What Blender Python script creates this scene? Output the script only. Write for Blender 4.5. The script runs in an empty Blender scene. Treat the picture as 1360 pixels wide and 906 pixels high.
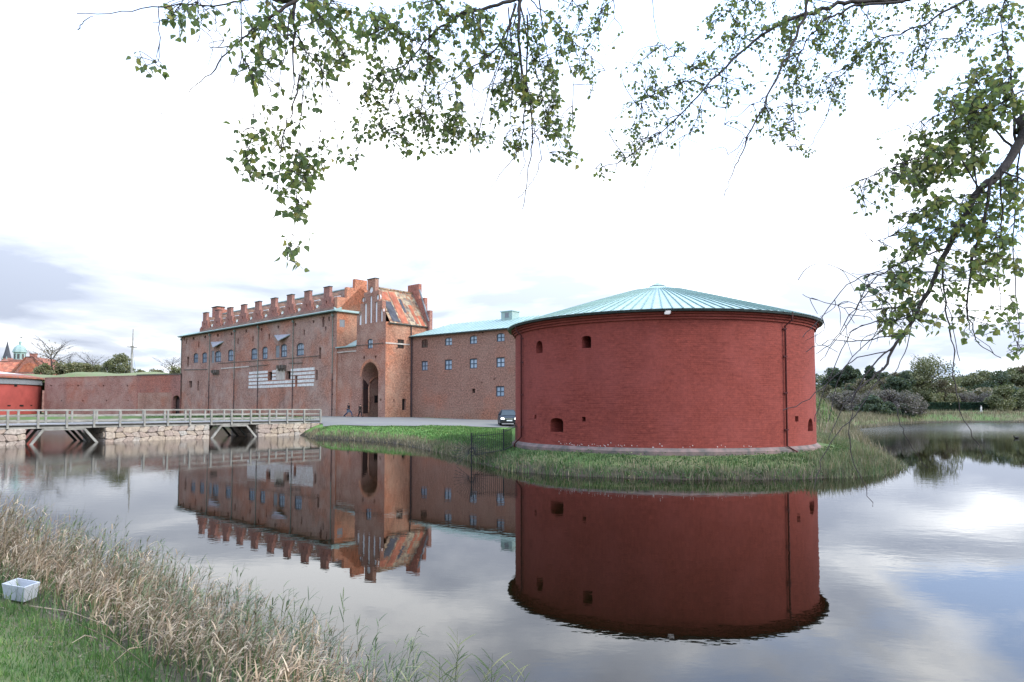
import bpy, bmesh, math, random
import numpy as np
from mathutils import Vector, Matrix
from mathutils.geometry import delaunay_2d_cdt
R = math.radians
random.seed(7); rng = np.random.default_rng(7)
sc = bpy.context.scene
COL = sc.collection

# ------------------------------------------------------------------ camera
F = 907.0; CX = 680.0; HOR = 541.0; TILT = math.atan(0.045); CYP = HOR - F*math.tan(TILT)
EYE = 2.7
cam = bpy.data.cameras.new('camera'); camo = bpy.data.objects.new('camera', cam); COL.objects.link(camo)
camo.location = (0, 0, EYE); camo.rotation_euler = (math.pi/2 + TILT, 0, 0)
cam.sensor_width = 36; cam.lens = 36*F/1360; cam.shift_y = (CYP-453)/1360
cam.clip_start = 0.1; cam.clip_end = 6000
sc.camera = camo

# ------------------------------------------------------------------ world, sun, exposure
SUN_EL = R(34); SUN_AZ = R(112)      # azimuth measured from north (+Y) clockwise
w = bpy.data.worlds.new('World'); sc.world = w; w.use_nodes = True
nt = w.node_tree; nt.nodes.clear()
def N(t, typ, **kw):
    n = t.nodes.new(typ)
    for k, v in kw.items():
        if k.startswith('i_'): n.inputs[k[2:].replace('_', ' ')].default_value = v
        elif k.startswith('n'): n.inputs[int(k[1:])].default_value = v
        else: setattr(n, k, v)
    return n
def L(t, a, b): t.links.new(a, b)
def ramp(t, stops, interp='LINEAR'):
    r = t.nodes.new('ShaderNodeValToRGB'); cr = r.color_ramp; cr.interpolation = interp
    while len(cr.elements) < len(stops): cr.elements.new(0.5)
    for e, (p, c) in zip(cr.elements, stops):
        e.position = p; e.color = (c[0], c[1], c[2], 1) if hasattr(c, '__len__') else (c, c, c, 1)
    return r
sky = N(nt, 'ShaderNodeTexSky', sky_type='NISHITA', sun_disc=False)
sky.sun_elevation = SUN_EL; sky.sun_rotation = SUN_AZ; sky.altitude = 10; sky.dust_density = 1.5
tc = N(nt, 'ShaderNodeTexCoord'); sep = N(nt, 'ShaderNodeSeparateXYZ'); L(nt, tc.outputs['Generated'], sep.inputs[0])
zc = N(nt, 'ShaderNodeMath', operation='MAXIMUM', n1=0.0); L(nt, sep.outputs[2], zc.inputs[0])
za = N(nt, 'ShaderNodeMath', operation='ADD', n1=0.16); L(nt, zc.outputs[0], za.inputs[0])
dx = N(nt, 'ShaderNodeMath', operation='DIVIDE'); L(nt, sep.outputs[0], dx.inputs[0]); L(nt, za.outputs[0], dx.inputs[1])
dy = N(nt, 'ShaderNodeMath', operation='DIVIDE'); L(nt, sep.outputs[1], dy.inputs[0]); L(nt, za.outputs[0], dy.inputs[1])
cmb = N(nt, 'ShaderNodeCombineXYZ', n2=3.7); L(nt, dx.outputs[0], cmb.inputs[0]); L(nt, dy.outputs[0], cmb.inputs[1])
n1 = N(nt, 'ShaderNodeTexNoise', i_Scale=0.75, i_Detail=7.0, i_Roughness=0.52, i_Distortion=0.25); L(nt, cmb.outputs[0], n1.inputs['Vector'])
cover = ramp(nt, [(0.40, 0.0), (0.50, 1.0)]); cz = N(nt, 'ShaderNodeMapRange'); cz.inputs[1].default_value = .12; cz.inputs[2].default_value = .5; cz.inputs[3].default_value = .09; cz.inputs[4].default_value = -.055; L(nt, zc.outputs[0], cz.inputs[0])
ca = N(nt, 'ShaderNodeMath', operation='ADD'); L(nt, n1.outputs['Fac'], ca.inputs[0]); L(nt, cz.outputs[0], ca.inputs[1]); L(nt, ca.outputs[0], cover.inputs[0])
n2 = N(nt, 'ShaderNodeTexNoise', i_Scale=1.05, i_Detail=7.0, i_Roughness=0.52, i_Distortion=0.3); 
off = N(nt, 'ShaderNodeVectorMath', operation='ADD'); off.inputs[1].default_value = (5.3, 1.7, 2.2); L(nt, cmb.outputs[0], off.inputs[0]); L(nt, off.outputs[0], n2.inputs['Vector'])
cl = ramp(nt, [(0.40, (5.0, 5.6, 6.9)), (0.50, (7.6, 8.2, 9.3)), (0.60, (13.5, 13.8, 14.2))]); L(nt, n2.outputs['Fac'], cl.inputs[0])
blue = N(nt, 'ShaderNodeMixRGB', blend_type='MIX'); blue.inputs[0].default_value = 0.8
blue.inputs[2].default_value = (6.2, 8.2, 12.2, 1); L(nt, sky.outputs[0], blue.inputs[1])
mixc = N(nt, 'ShaderNodeMixRGB'); L(nt, cover.outputs[0], mixc.inputs[0]); L(nt, blue.outputs[0], mixc.inputs[1]); L(nt, cl.outputs[0], mixc.inputs[2])
gz = N(nt, 'ShaderNodeMapRange'); gz.inputs[1].default_value = .02; gz.inputs[2].default_value = .55; gz.inputs[3].default_value = .86; gz.inputs[4].default_value = 2.25; L(nt, zc.outputs[0], gz.inputs[0])
gx = N(nt, 'ShaderNodeMapRange'); gx.inputs[1].default_value = -.8; gx.inputs[2].default_value = .8; gx.inputs[3].default_value = .70; gx.inputs[4].default_value = 1.28; L(nt, sep.outputs[0], gx.inputs[0])
gm_ = N(nt, 'ShaderNodeMath', operation='MULTIPLY'); L(nt, gz.outputs[0], gm_.inputs[0]); L(nt, gx.outputs[0], gm_.inputs[1])
skym = N(nt, 'ShaderNodeVectorMath', operation='SCALE'); L(nt, mixc.outputs[0], skym.inputs[0]); L(nt, gm_.outputs[0], skym.inputs['Scale'])
bg = N(nt, 'ShaderNodeBackground', i_Strength=0.10); L(nt, skym.outputs[0], bg.inputs[0])
wo = N(nt, 'ShaderNodeOutputWorld'); L(nt, bg.outputs[0], wo.inputs[0])
sun = bpy.data.lights.new('sun', 'SUN'); sun.energy = 1.5; sun.angle = R(14); sun.color = (1, .965, .91)
suno = bpy.data.objects.new('sun', sun); COL.objects.link(suno)
sd = Vector((math.sin(SUN_AZ)*math.cos(SUN_EL), math.cos(SUN_AZ)*math.cos(SUN_EL), math.sin(SUN_EL)))
suno.rotation_euler = (-sd).to_track_quat('-Z', 'Y').to_euler(); suno.location = (30, -20, 60)
sc.view_settings.view_transform = 'Standard'; sc.view_settings.look = 'None'
sc.view_settings.exposure = 0.5; sc.view_settings.gamma = 1
sc.render.engine = 'CYCLES'; sc.cycles.max_bounces = 6; sc.cycles.transparent_max_bounces = 6
sc.render.resolution_x = 1024; sc.render.resolution_y = 682

# ------------------------------------------------------------------ pixel helpers (photo pixels -> points in the place)
def ray(px, py):
    xc = (px-CX)/F; yc = -(py-CYP)/F; c, s = math.cos(TILT), math.sin(TILT)
    return (xc, c - yc*s, s + yc*c)
def at(px, py, Y):
    d = ray(px, py); k = Y/d[1]; return Vector((d[0]*k, Y, EYE + d[2]*k))
class Frame:
    """a building's own frame: x along its front, y into the building, z above its base"""
    def __init__(s, ox, oy, ux, uy, base):
        l = math.hypot(ux, uy); s.o = (ox, oy); s.u = (ux/l, uy/l); s.v = (-s.u[1], s.u[0]); s.b = base
        s.ang = math.atan2(uy, ux)
    def hit(s, px, py, axis, val):
        d = ray(px, py)
        ox, oy = -s.o[0], -s.o[1]
        o2 = (ox*s.u[0]+oy*s.u[1], ox*s.v[0]+oy*s.v[1]); d2 = (d[0]*s.u[0]+d[1]*s.u[1], d[0]*s.v[0]+d[1]*s.v[1])
        i = 0 if axis == 'x' else 1
        t = (val-o2[i])/d2[i]; j = 1-i
        return (o2[j]+d2[j]*t, EYE + d[2]*t - s.b)
    def world(s, x, y): return (s.o[0]+s.u[0]*x+s.v[0]*y, s.o[1]+s.u[1]*x+s.v[1]*y)

# ------------------------------------------------------------------ colours and materials
def lin(r, g, b):
    f = lambda c: ((c/255+0.055)/1.055)**2.4 if c/255 > 0.04045 else c/255/12.92
    return (f(r), f(g), f(b), 1)
def newmat(name):
    m = bpy.data.materials.new(name); m.use_nodes = True; t = m.node_tree
    return m, t, t.nodes['Principled BSDF']
def noise(t, vec, scale, detail=4, rough=0.55):
    n = N(t, 'ShaderNodeTexNoise', i_Scale=float(scale), i_Detail=float(detail), i_Roughness=rough)
    if vec is not None: L(t, vec, n.inputs['Vector'])
    return n.outputs['Fac']
def mixrgb(t, fac, a, b, blend='MIX'):
    m = N(t, 'ShaderNodeMixRGB', blend_type=blend)
    for i, v in enumerate((fac, a, b)):
        if isinstance(v, (int, float)): m.inputs[i].default_value = v
        elif isinstance(v, tuple): m.inputs[i].default_value = v
        else: L(t, v, m.inputs[i])
    return m.outputs[0]
def simple(name, c, rough=0.8, var=0.25, scale=3.0, c2=None, metal=0.0, bump=0.0, spec=0.3):
    m, t, b = newmat(name); tcn = N(t, 'ShaderNodeTexCoord'); f = noise(t, tcn.outputs['Object'], scale, 6)
    c2 = c2 or tuple([x*(1-var) for x in c[:3]]+[1])
    r = ramp(t, [(0.35, 0.0), (0.65, 1.0)]); L(t, f, r.inputs[0])
    L(t, mixrgb(t, r.outputs[0], c, c2), b.inputs['Base Color'])
    b.inputs['Roughness'].default_value = rough; b.inputs['Metallic'].default_value = metal; b.inputs['Specular IOR Level'].default_value = spec
    if bump:
        bp = N(t, 'ShaderNodeBump', i_Strength=bump, i_Distance=0.02); L(t, noise(t, tcn.outputs['Object'], scale*6, 4), bp.inputs['Height']); L(t, bp.outputs[0], b.inputs['Normal'])
    return m
def brickmat(name, ca, cb, mortar, blotch, blotch_amt=0.45, dark=(0.06, 0.04, 0.035, 1), dark_amt=0.35, bw=0.28, bh=0.085, seed=0.0, pale_lo=0.56, speck=0.75, mottle=.8, streak=False):
    m, t, b = newmat(name); tcn = N(t, 'ShaderNodeTexCoord')
    mp = N(t, 'ShaderNodeMapping'); mp.inputs['Location'].default_value = (seed*3.1, seed*1.7, seed); L(t, tcn.outputs['UV'], mp.inputs[0])
    v = mp.outputs[0]
    bk = N(t, 'ShaderNodeTexBrick', i_Scale=1.0, i_Brick_Width=bw, i_Row_Height=bh, i_Mortar_Size=0.009, i_Mortar_Smooth=0.15, i_Bias=-0.1)
    bk.inputs['Color1'].default_value = ca; bk.inputs['Color2'].default_value = cb; bk.inputs['Mortar'].default_value = mortar
    L(t, v, bk.inputs['Vector'])
    # single odd bricks, soft stains, pale lime bloom
    s1 = N(t, 'ShaderNodeMapping'); s1.inputs['Scale'].default_value = (1/bw, 1/bh, 1); L(t, v, s1.inputs[0])
    wn = N(t, 'ShaderNodeTexNoise', i_Scale=1.1, i_Detail=1.0); L(t, s1.outputs[0], wn.inputs['Vector'])
    r1 = ramp(t, [(0.30, 0.0), (0.40, 0.5), (0.60, 0.5), (0.72, 1.0)]); L(t, wn.outputs['Fac'], r1.inputs[0])
    odd = mixrgb(t, speck, bk.outputs['Color'], mixrgb(t, r1.outputs[0], tuple([x*0.45 for x in ca[:3]]+[1]), tuple([min(1, x*1.55) for x in cb[:3]]+[1])))
    mo = noise(t, v, 5.5, 3, .9); rmo = ramp(t, [(.36, (.45, .43, .42)), (.48, (.95, .95, .95)), (.62, (1.65, 1.62, 1.55))]); L(t, mo, rmo.inputs[0]); odd = mixrgb(t, mottle, odd, mixrgb(t, 1.0, odd, rmo.outputs[0], 'MULTIPLY'))
    fb = noise(t, v, .13, 3, .5); rb = ramp(t, [(.50, (1, 1, 1)), (.56, (1.13, .93, .84))]); L(t, fb, rb.inputs[0]); odd = mixrgb(t, 0.0 if streak else 1.0, odd, rb.outputs[0], 'MULTIPLY')
    if streak:
        ms = N(t, 'ShaderNodeMapping'); ms.inputs['Scale'].default_value = (.9, 9.5, 1); L(t, v, ms.inputs[0]); fs_ = noise(t, ms.outputs[0], 1.6, 6, .7); rs_ = ramp(t, [(.50, (1, 1, 1)), (.58, (.80, .78, .78)), (.70, (.50, .46, .46))]); L(t, fs_, rs_.inputs[0])
        msk = ramp(t, [(.38, 0.), (.62, 1.)]); L(t, noise(t, v, .35, 4), msk.inputs[0]); odd = mixrgb(t, msk.outputs[0], odd, mixrgb(t, 1.0, odd, rs_.outputs[0], 'MULTIPLY'))
    f2 = noise(t, v, 0.45, 8, 0.62); r2 = ramp(t, [(pale_lo-0.12, 0.0), (pale_lo+0.16, 1.0)]); L(t, f2, r2.inputs[0])
    mul = N(t, 'ShaderNodeMath', operation='MULTIPLY', n1=blotch_amt); L(t, r2.outputs[0], mul.inputs[0])
    c = mixrgb(t, mul.outputs[0], odd, blotch)
    sv = N(t, 'ShaderNodeMapping'); sv.inputs['Scale'].default_value = (1.0, 0.22, 1); sv.inputs['Location'].default_value = (9, 4, 0); L(t, v, sv.inputs[0])
    f3 = noise(t, sv.outputs[0], 0.5, 7, 0.6); r3 = ramp(t, [(0.52, 0.0), (0.75, 1.0)]); L(t, f3, r3.inputs[0])
    mul3 = N(t, 'ShaderNodeMath', operation='MULTIPLY', n1=dark_amt); L(t, r3.outputs[0], mul3.inputs[0])
    c = mixrgb(t, mul3.outputs[0], c, dark)
    L(t, c, b.inputs['Base Color']); b.inputs['Roughness'].default_value = 0.92; b.inputs['Specular IOR Level'].default_value = 0.2
    bp = N(t, 'ShaderNodeBump', i_Strength=(.3 if streak else .7), i_Distance=0.015, invert=True); L(t, bk.outputs['Fac'], bp.inputs['Height']); L(t, bp.outputs[0], b.inputs['Normal'])
    return m
M = {}
M['brick_main'] = brickmat('weathered_pink_brick', (.34, .18, .135, 1), (.28, .16, .125, 1), (.44, .34, .28, 1), (.47, .35, .29, 1), 0.6, seed=1)
M['brick_gate'] = brickmat('gatehouse_brick', (.34, .16, .115, 1), (.27, .145, .11, 1), (.40, .29, .22, 1), (.50, .34, .26, 1), 0.55, seed=2, dark_amt=.3)
M['brick_orange_lit'] = brickmat('lit_orange_brick', (.42, .19, .11, 1), (.35, .165, .11, 1), (.44, .31, .21, 1), (.54, .37, .26, 1), 0.5, seed=3, dark_amt=.2)  # orange brick; brighter light on the side walls is put into its colour
M['brick_wing'] = brickmat('even_red_brick', (.29, .14, .10, 1), (.22, .12, .09, 1), (.36, .27, .22, 1), (.36, .23, .18, 1), 0.35, seed=4, dark_amt=.15, speck=.55)
M['brick_dormer'] = brickmat('dormer_brick', (.33, .15, .115, 1), (.28, .135, .11, 1), (.30, .2, .17, 1), (.38, .22, .18, 1), 0.4, seed=5, dark_amt=.25, speck=.4)
M['brick_curtain'] = brickmat('curtain_wall_brick', (.34, .15, .115, 1), (.27, .135, .11, 1), (.42, .30, .25, 1), (.50, .35, .29, 1), 0.42, seed=6, pale_lo=.52)
M['brick_curtain_new'] = brickmat('plain_curtain_brick', (.31, .13, .10, 1), (.26, .12, .10, 1), (.32, .2, .17, 1), (.37, .21, .17, 1), 0.35, seed=7, speck=.4)
M['tower_red'] = brickmat('red_limewashed_brick', (.245, .054, .038, 1), (.205, .046, .034, 1), (.185, .040, .030, 1), (.30, .078, .064, 1), 0.5, dark=(.13, .030, .024, 1), dark_amt=.5, seed=8, speck=.3, mottle=.25, streak=True)
M['bastion_red'] = simple('red_lime_plaster', (.38, .075, .06, 1), .9, .25, .5)
M['plinth'] = simple('pinkish_grey_stone', (.23, .155, .135, 1), .9, .45, 2.5, c2=(.10, .09, .08, 1), bump=.5)
M['white'] = simple('weathered_white_render', (.74, .71, .67, 1), .85, .2, 2.5, c2=(.5, .45, .41, 1))
M['niche'] = simple('niche_limewash', (.8, .77, .76, 1), .85, .12, 2)
M['hood'] = simple('dull_zinc_white', (.36, .34, .36, 1), .8, .2, 2)
M['pale'] = simple('pale_lime_mortar', (.55, .47, .40, 1), .9, .3, 2)
def coppermat():
    m, t, b = newmat('green_copper'); tcn = N(t, 'ShaderNodeTexCoord')
    f = noise(t, tcn.outputs['Object'], 0.5, 6); r = ramp(t, [(.35, 0.), (.7, 1.)]); L(t, f, r.inputs[0])
    oi = N(t, 'ShaderNodeObjectInfo')
    c = mixrgb(t, r.outputs[0], (.285, .41, .37, 1), (.375, .475, .435, 1)); 
    rr = ramp(t, [(0, (.80, .81, .82)), (1, (1.1, 1.09, 1.08))]); L(t, oi.outputs['Random'], rr.inputs[0])
    c = mixrgb(t, 1.0, c, rr.outputs[0], 'MULTIPLY')
    f2 = noise(t, tcn.outputs['Object'], 4, 6); r2 = ramp(t, [(.48, 0.), (.72, .6)]); L(t, f2, r2.inputs[0])
    c = mixrgb(t, r2.outputs[0], c, (.20, .25, .23, 1))
    L(t, c, b.inputs['Base Color']); b.inputs['Roughness'].default_value = .55
    return m
M['copper'] = coppermat()
M['seam'] = simple('dark_copper_seam', (.22, .33, .295, 1), .6, .3, 3)
M['dark_edge'] = simple('dark_roof_edge', (.035, .05, .045, 1), .6, .4, 3)
M['pipe'] = simple('brown_downpipe', (.07, .045, .045, 1), .5, .3, 3)
M['pipe_red'] = simple('dark_red_downpipe', (.10, .022, .02, 1), .5, .3, 3)
M['pipe_green'] = simple('verdigris_downpipe', (.20, .24, .20, 1), .6, .3, 3)
M['winframe'] = simple('blue_grey_window_frame', (.055, .075, .10, 1), .5, .2, 3)
M['winframe_brown'] = simple('brown_window_frame', (.06, .03, .025, 1), .5, .2, 3)
def glassmat(name, c, c2, r=.12):
    m, t, b = newmat(name); oi = N(t, 'ShaderNodeObjectInfo'); rr = ramp(t, [(0, c), (1, c2)]); L(t, oi.outputs['Random'], rr.inputs[0])
    L(t, rr.outputs[0], b.inputs['Base Color']); b.inputs['Roughness'].default_value = r; b.inputs['Specular IOR Level'].default_value = .9; return m
M['glass'] = glassmat('window_glass_sky_tint', (.20, .27, .34), (.38, .45, .52))  # pale blue sky reflection is put into the base colour
M['glass_dark'] = glassmat('dark_window_glass', (.03, .035, .035), (.06, .05, .04))
M['void'] = simple('dark_interior', (.02, .014, .012, 1), .95, .3, 2)
M['shutter'] = simple('brown_shutter', (.05, .024, .02, 1), .7, .3, 6)
M['grey_panel'] = simple('grey_blind_panel', (.22, .23, .24, 1), .7, .2, 4)
def tilemat(name, c, c2, c3, s=1.0):
    m, t, b = newmat(name); tcn = N(t, 'ShaderNodeTexCoord')
    vo = N(t, 'ShaderNodeTexVoronoi', i_Scale=2.6*s); L(t, tcn.outputs['UV'], vo.inputs['Vector'])
    sp = N(t, 'ShaderNodeSeparateXYZ'); L(t, vo.outputs['Color'], sp.inputs[0])
    r = ramp(t, [(0.0, c), (0.45, c2), (0.75, c3), (1.0, c)]); L(t, sp.outputs[0], r.inputs[0])
    f = noise(t, tcn.outputs['UV'], 0.9, 7); rr = ramp(t, [(.35, (.65, .65, .65)), (.7, (1.25, 1.2, 1.1))]); L(t, f, rr.inputs[0])
    L(t, mixrgb(t, 1.0, r.outputs[0], rr.outputs[0], 'MULTIPLY'), b.inputs['Base Color']); b.inputs['Roughness'].default_value = .9
    bk = N(t, 'ShaderNodeTexBrick', i_Scale=1.0, i_Brick_Width=.22, i_Row_Height=.3, i_Mortar_Size=.02); L(t, tcn.outputs['UV'], bk.inputs['Vector'])
    bp = N(t, 'ShaderNodeBump', i_Strength=.8, i_Distance=.04, invert=True); L(t, bk.outputs['Fac'], bp.inputs['Height']); L(t, bp.outputs[0], b.inputs['Normal'])
    return m
M['tile_mixed'] = tilemat('lichened_mixed_tiles', (.34, .16, .09), (.46, .38, .26), (.16, .12, .10))
M['tile_dark'] = tilemat('blue_black_tiles', (.06, .065, .085), (.09, .09, .11), (.07, .07, .08))
M['tile_orange'] = tilemat('new_orange_tiles', (.46, .14, .07), (.40, .12, .07), (.48, .19, .11))
M['tile_main'] = tilemat('brown_roof_tiles', (.17, .085, .055), (.21, .13, .09), (.12, .07, .05))
M['tile_red'] = tilemat('red_roof_tiles', (.36, .11, .06), (.30, .12, .08), (.24, .12, .09))
def stonemat():
    m, t, b = newmat('pale_granite'); tcn = N(t, 'ShaderNodeTexCoord'); oi = N(t, 'ShaderNodeObjectInfo')
    r = ramp(t, [(0, (.50, .40, .30)), (.3, (.58, .49, .40)), (.55, (.42, .34, .29)), (.8, (.55, .42, .33)), (1, (.50, .47, .42))]); L(t, oi.outputs['Random'], r.inputs[0])
    f = noise(t, tcn.outputs['Object'], 6, 8, .65); rr = ramp(t, [(.3, (.45, .44, .43)), (.7, (1.02, 1.0, .97))]); L(t, f, rr.inputs[0])
    L(t, mixrgb(t, 1.0, r.outputs[0], rr.outputs[0], 'MULTIPLY'), b.inputs['Base Color']); b.inputs['Roughness'].default_value = .9
    bp = N(t, 'ShaderNodeBump', i_Strength=.6, i_Distance=.03); L(t, noise(t, tcn.outputs['Object'], 9, 5), bp.inputs['Height']); L(t, bp.outputs[0], b.inputs['Normal'])
    return m
M['stone'] = stonemat()
M['joint'] = simple('dark_rubble_joint', (.16, .13, .105, 1), .95, .4, 4)
M['wood'] = simple('weathered_grey_timber', (.35, .33, .285, 1), .85, .35, 1.3, c2=(.19, .18, .155, 1), bump=.3)
M['wood_dark'] = simple('dark_timber', (.10, .095, .08, 1), .85, .4, 2)  # darker timber for deck beams and the struts behind the front frame
M['deck'] = simple('deck_planks', (.30, .29, .28, 1), .85, .3, 2)
M['iron'] = simple('black_iron', (.018, .02, .02, 1), .5, .3, 4)
def leafmat(name, stops, trans=.35, tint=(.35, .45, .10), mott=1.1):
    m, t, b = newmat(name); g = N(t, 'ShaderNodeNewGeometry'); oi = N(t, 'ShaderNodeObjectInfo')
    ad = N(t, 'ShaderNodeMath', operation='ADD'); L(t, g.outputs['Random Per Island'], ad.inputs[0]); L(t, oi.outputs['Random'], ad.inputs[1])
    fr = N(t, 'ShaderNodeMath', operation='FRACT'); L(t, ad.outputs[0], fr.inputs[0])
    r = ramp(t, stops); L(t, fr.outputs[0], r.inputs[0]); col = r.outputs[0]
    if mott:
        mx = ramp(t, [(.34, (.50, .52, .50)), (.5, (.98, .98, .98)), (.66, (1.5, 1.38, 1.3))]); L(t, noise(t, g.outputs['Position'], mott, 4, .65), mx.inputs[0]); col = mixrgb(t, 1.0, col, mx.outputs[0], 'MULTIPLY')
    L(t, col, b.inputs['Base Color'])
    b.inputs['Roughness'].default_value = .6; b.inputs['Specular IOR Level'].default_value = .25
    if trans > 0:
        tr = N(t, 'ShaderNodeBsdfTranslucent'); L(t, mixrgb(t, .5, r.outputs[0], tuple(list(tint)+[1])), tr.inputs[0])
        ms = N(t, 'ShaderNodeMixShader', n0=trans); out = t.nodes['Material Output']
        L(t, b.outputs[0], ms.inputs[1]); L(t, tr.outputs[0], ms.inputs[2]); L(t, ms.outputs[0], out.inputs[0])
    return m
M['leaf'] = leafmat('poplar_leaf', [(0, (.05, .085, .05)), (.5, (.095, .135, .06)), (.8, (.17, .19, .065)), (1, (.30, .24, .07))], .42, mott=0)
M['bark'] = simple('grey_brown_bark', (.075, .06, .055, 1), .9, .4, 8, bump=.6)
M['twig'] = simple('dark_twig', (.055, .042, .042, 1), .8, .3, 8)
M['grass_near'] = leafmat('lawn_blade', [(0, (.03, .075, .02)), (.5, (.065, .145, .035)), (.85, (.12, .20, .06)), (1, (.24, .22, .11))], .2, (.2, .4, .06))
M['grass_bank'] = leafmat('bank_grass', [(0, (.022, .048, .02)), (.45, (.05, .105, .032)), (.78, (.095, .15, .055)), (1, (.19, .17, .10))], .2, (.2, .35, .08))
M['dry_grass'] = leafmat('dry_bank_grass', [(0, (.09, .09, .05)), (.5, (.17, .155, .095)), (1, (.30, .24, .165))], .15, (.4, .35, .15))
M['reed_dry'] = leafmat('dry_reed', [(0, (.12, .08, .045)), (.35, (.24, .17, .105)), (.7, (.37, .28, .185)), (.9, (.46, .37, .26)), (1, (.20, .19, .09))], .15, (.5, .4, .2))
M['reed_green'] = leafmat('green_reed', [(0, (.06, .085, .045)), (.5, (.11, .15, .075)), (1, (.24, .24, .13))], .2, (.35, .45, .15))
GRN = {'dark': [(0, (.03, .05, .038)), (.5, (.055, .08, .052)), (1, (.09, .11, .065))],
       'olive': [(0, (.08, .09, .045)), (.5, (.14, .15, .075)), (1, (.21, .20, .11))],
       'brown': [(0, (.09, .08, .055)), (.5, (.15, .13, .085)), (1, (.22, .17, .11))],
       'grey': [(0, (.09, .078, .072)), (.5, (.15, .13, .118)), (1, (.22, .19, .172))],
       'hedge': [(0, (.010, .03, .02)), (1, (.025, .055, .035))]}
for k, s in GRN.items(): M['crown_'+k] = leafmat('crown_'+k, s, .12)
M['crown_pale'] = leafmat('crown_pale', [(0, (.11, .11, .06)), (.5, (.17, .17, .09)), (1, (.25, .22, .13))], .2)

# ------------------------------------------------------------------ mesh collector
class MB:
    def __init__(s): s.v = []; s.f = []; s.uv = []; s.mi = []; s.sm = []
    def add(s, vs, fs, uvs=None, mi=0, smooth=False):
        b = len(s.v); s.v += [tuple(p) for p in vs]
        for i, f in enumerate(fs):
            s.f.append(tuple(b+k for k in f)); s.uv.append(uvs[i] if uvs else None); s.mi.append(mi); s.sm.append(smooth)
    def box(s, x0, x1, y0, y1, z0, z1, mi=0):
        v = [(x0,y0,z0),(x1,y0,z0),(x1,y1,z0),(x0,y1,z0),(x0,y0,z1),(x1,y0,z1),(x1,y1,z1),(x0,y1,z1)]
        s.add(v, [(0,3,2,1),(4,5,6,7),(0,1,5,4),(1,2,6,5),(2,3,7,6),(3,0,4,7)], mi=mi)
    def obox(s, p, q, wd, ht, mi=0, up=(0,0,1)):      # beam from p to q
        p, q = Vector(p), Vector(q); d = (q-p).normalized(); sd_ = d.cross(Vector(up)); 
        if sd_.length < 1e-4: sd_ = d.cross(Vector((1,0,0)))
        sd_.normalize(); u = sd_.cross(d).normalized(); a = sd_*wd/2; c = u*ht/2
        v = [p-a-c, p+a-c, p+a+c, p-a+c, q-a-c, q+a-c, q+a+c, q-a+c]
        s.add(v, [(0,1,2,3),(7,6,5,4),(0,4,5,1),(1,5,6,2),(2,6,7,3),(3,7,4,0)], mi=mi)
    def tube(s, pts, rads, n=6, mi=0, cap=True):
        pts = [Vector(p) for p in pts]; 
        if not hasattr(rads, '__len__'): rads = [rads]*len(pts)
        rings = []; ref = Vector((0.13, 0.31, 1)).normalized()
        for i, p in enumerate(pts):
            d = (pts[min(i+1, len(pts)-1)]-pts[max(i-1, 0)]).normalized()
            a = d.cross(ref); 
            if a.length < 1e-3: a = d.cross(Vector((1,0,0)))
            a.normalize(); b = d.cross(a)
            rings.append([p+(a*math.cos(2*math.pi*k/n)+b*math.sin(2*math.pi*k/n))*rads[i] for k in range(n)])
        vs = [q for r_ in rings for q in r_]; fs = []
        for i in range(len(pts)-1):
            for k in range(n): fs.append((i*n+k, i*n+(k+1)%n, (i+1)*n+(k+1)%n, (i+1)*n+k))
        s.add(vs, fs, mi=mi, smooth=True)
        if cap: s.add(rings[0], [tuple(range(n))], mi=mi); s.add(rings[-1], [tuple(range(n-1,-1,-1))], mi=mi)
    def prism(s, poly, y0, y1, mi=0, axis='y'):       # poly in (x,z), extruded along y (or poly in (y,z) along x)
        n = len(poly)
        if axis == 'y': a = [(x, y0, z) for x, z in poly]; b = [(x, y1, z) for x, z in poly]
        elif axis == 'x': a = [(y0, x, z) for x, z in poly]; b = [(y1, x, z) for x, z in poly]
        else: a = [(x, y, y0) for x, y in poly]; b = [(x, y, y1) for x, y in poly]
        s.add(a+b, [tuple(range(n)), tuple(range(2*n-1, n-1, -1))]+[(i, i+n, (i+1)%n+n, (i+1)%n) for i in range(n)], mi=mi)
    def build(s, name, mats, parent=None, loc=(0,0,0), rot=0, recalc=False):
        me = bpy.data.meshes.new(name); me.from_pydata(s.v, [], s.f)
        uvl = me.uv_layers.new(name='UVMap'); V = s.v; buf = np.zeros(len(me.loops)*2, dtype=np.float32); k = 0
        for f, uv in zip(s.f, s.uv):
            if uv is None:
                a, b, c = V[f[0]], V[f[1]], V[f[2]]
                e1 = (b[0]-a[0], b[1]-a[1], b[2]-a[2]); e2 = (c[0]-a[0], c[1]-a[1], c[2]-a[2])
                nx = abs(e1[1]*e2[2]-e1[2]*e2[1]); ny = abs(e1[2]*e2[0]-e1[0]*e2[2]); nz = abs(e1[0]*e2[1]-e1[1]*e2[0])
                for i in f:
                    p = V[i]
                    uvv = (p[1], p[2]) if nx >= ny and nx >= nz else ((p[0], p[2]) if ny >= nz else (p[0], p[1]))
                    buf[k] = uvv[0]; buf[k+1] = uvv[1]; k += 2
            else:
                for q in uv: buf[k] = q[0]; buf[k+1] = q[1]; k += 2
        uvl.data.foreach_set('uv', buf)
        if not isinstance(mats, (list, tuple)): mats = [mats]
        for m in mats: me.materials.append(m)
        me.polygons.foreach_set('material_index', s.mi); me.polygons.foreach_set('use_smooth', s.sm)
        if recalc:
            bm = bmesh.new(); bm.from_mesh(me); bmesh.ops.remove_doubles(bm, verts=bm.verts, dist=1e-4)
            bmesh.ops.recalc_face_normals(bm, faces=bm.faces); bm.to_mesh(me); bm.free()
        me.update(); return link(name, me, parent, loc, rot)
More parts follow.
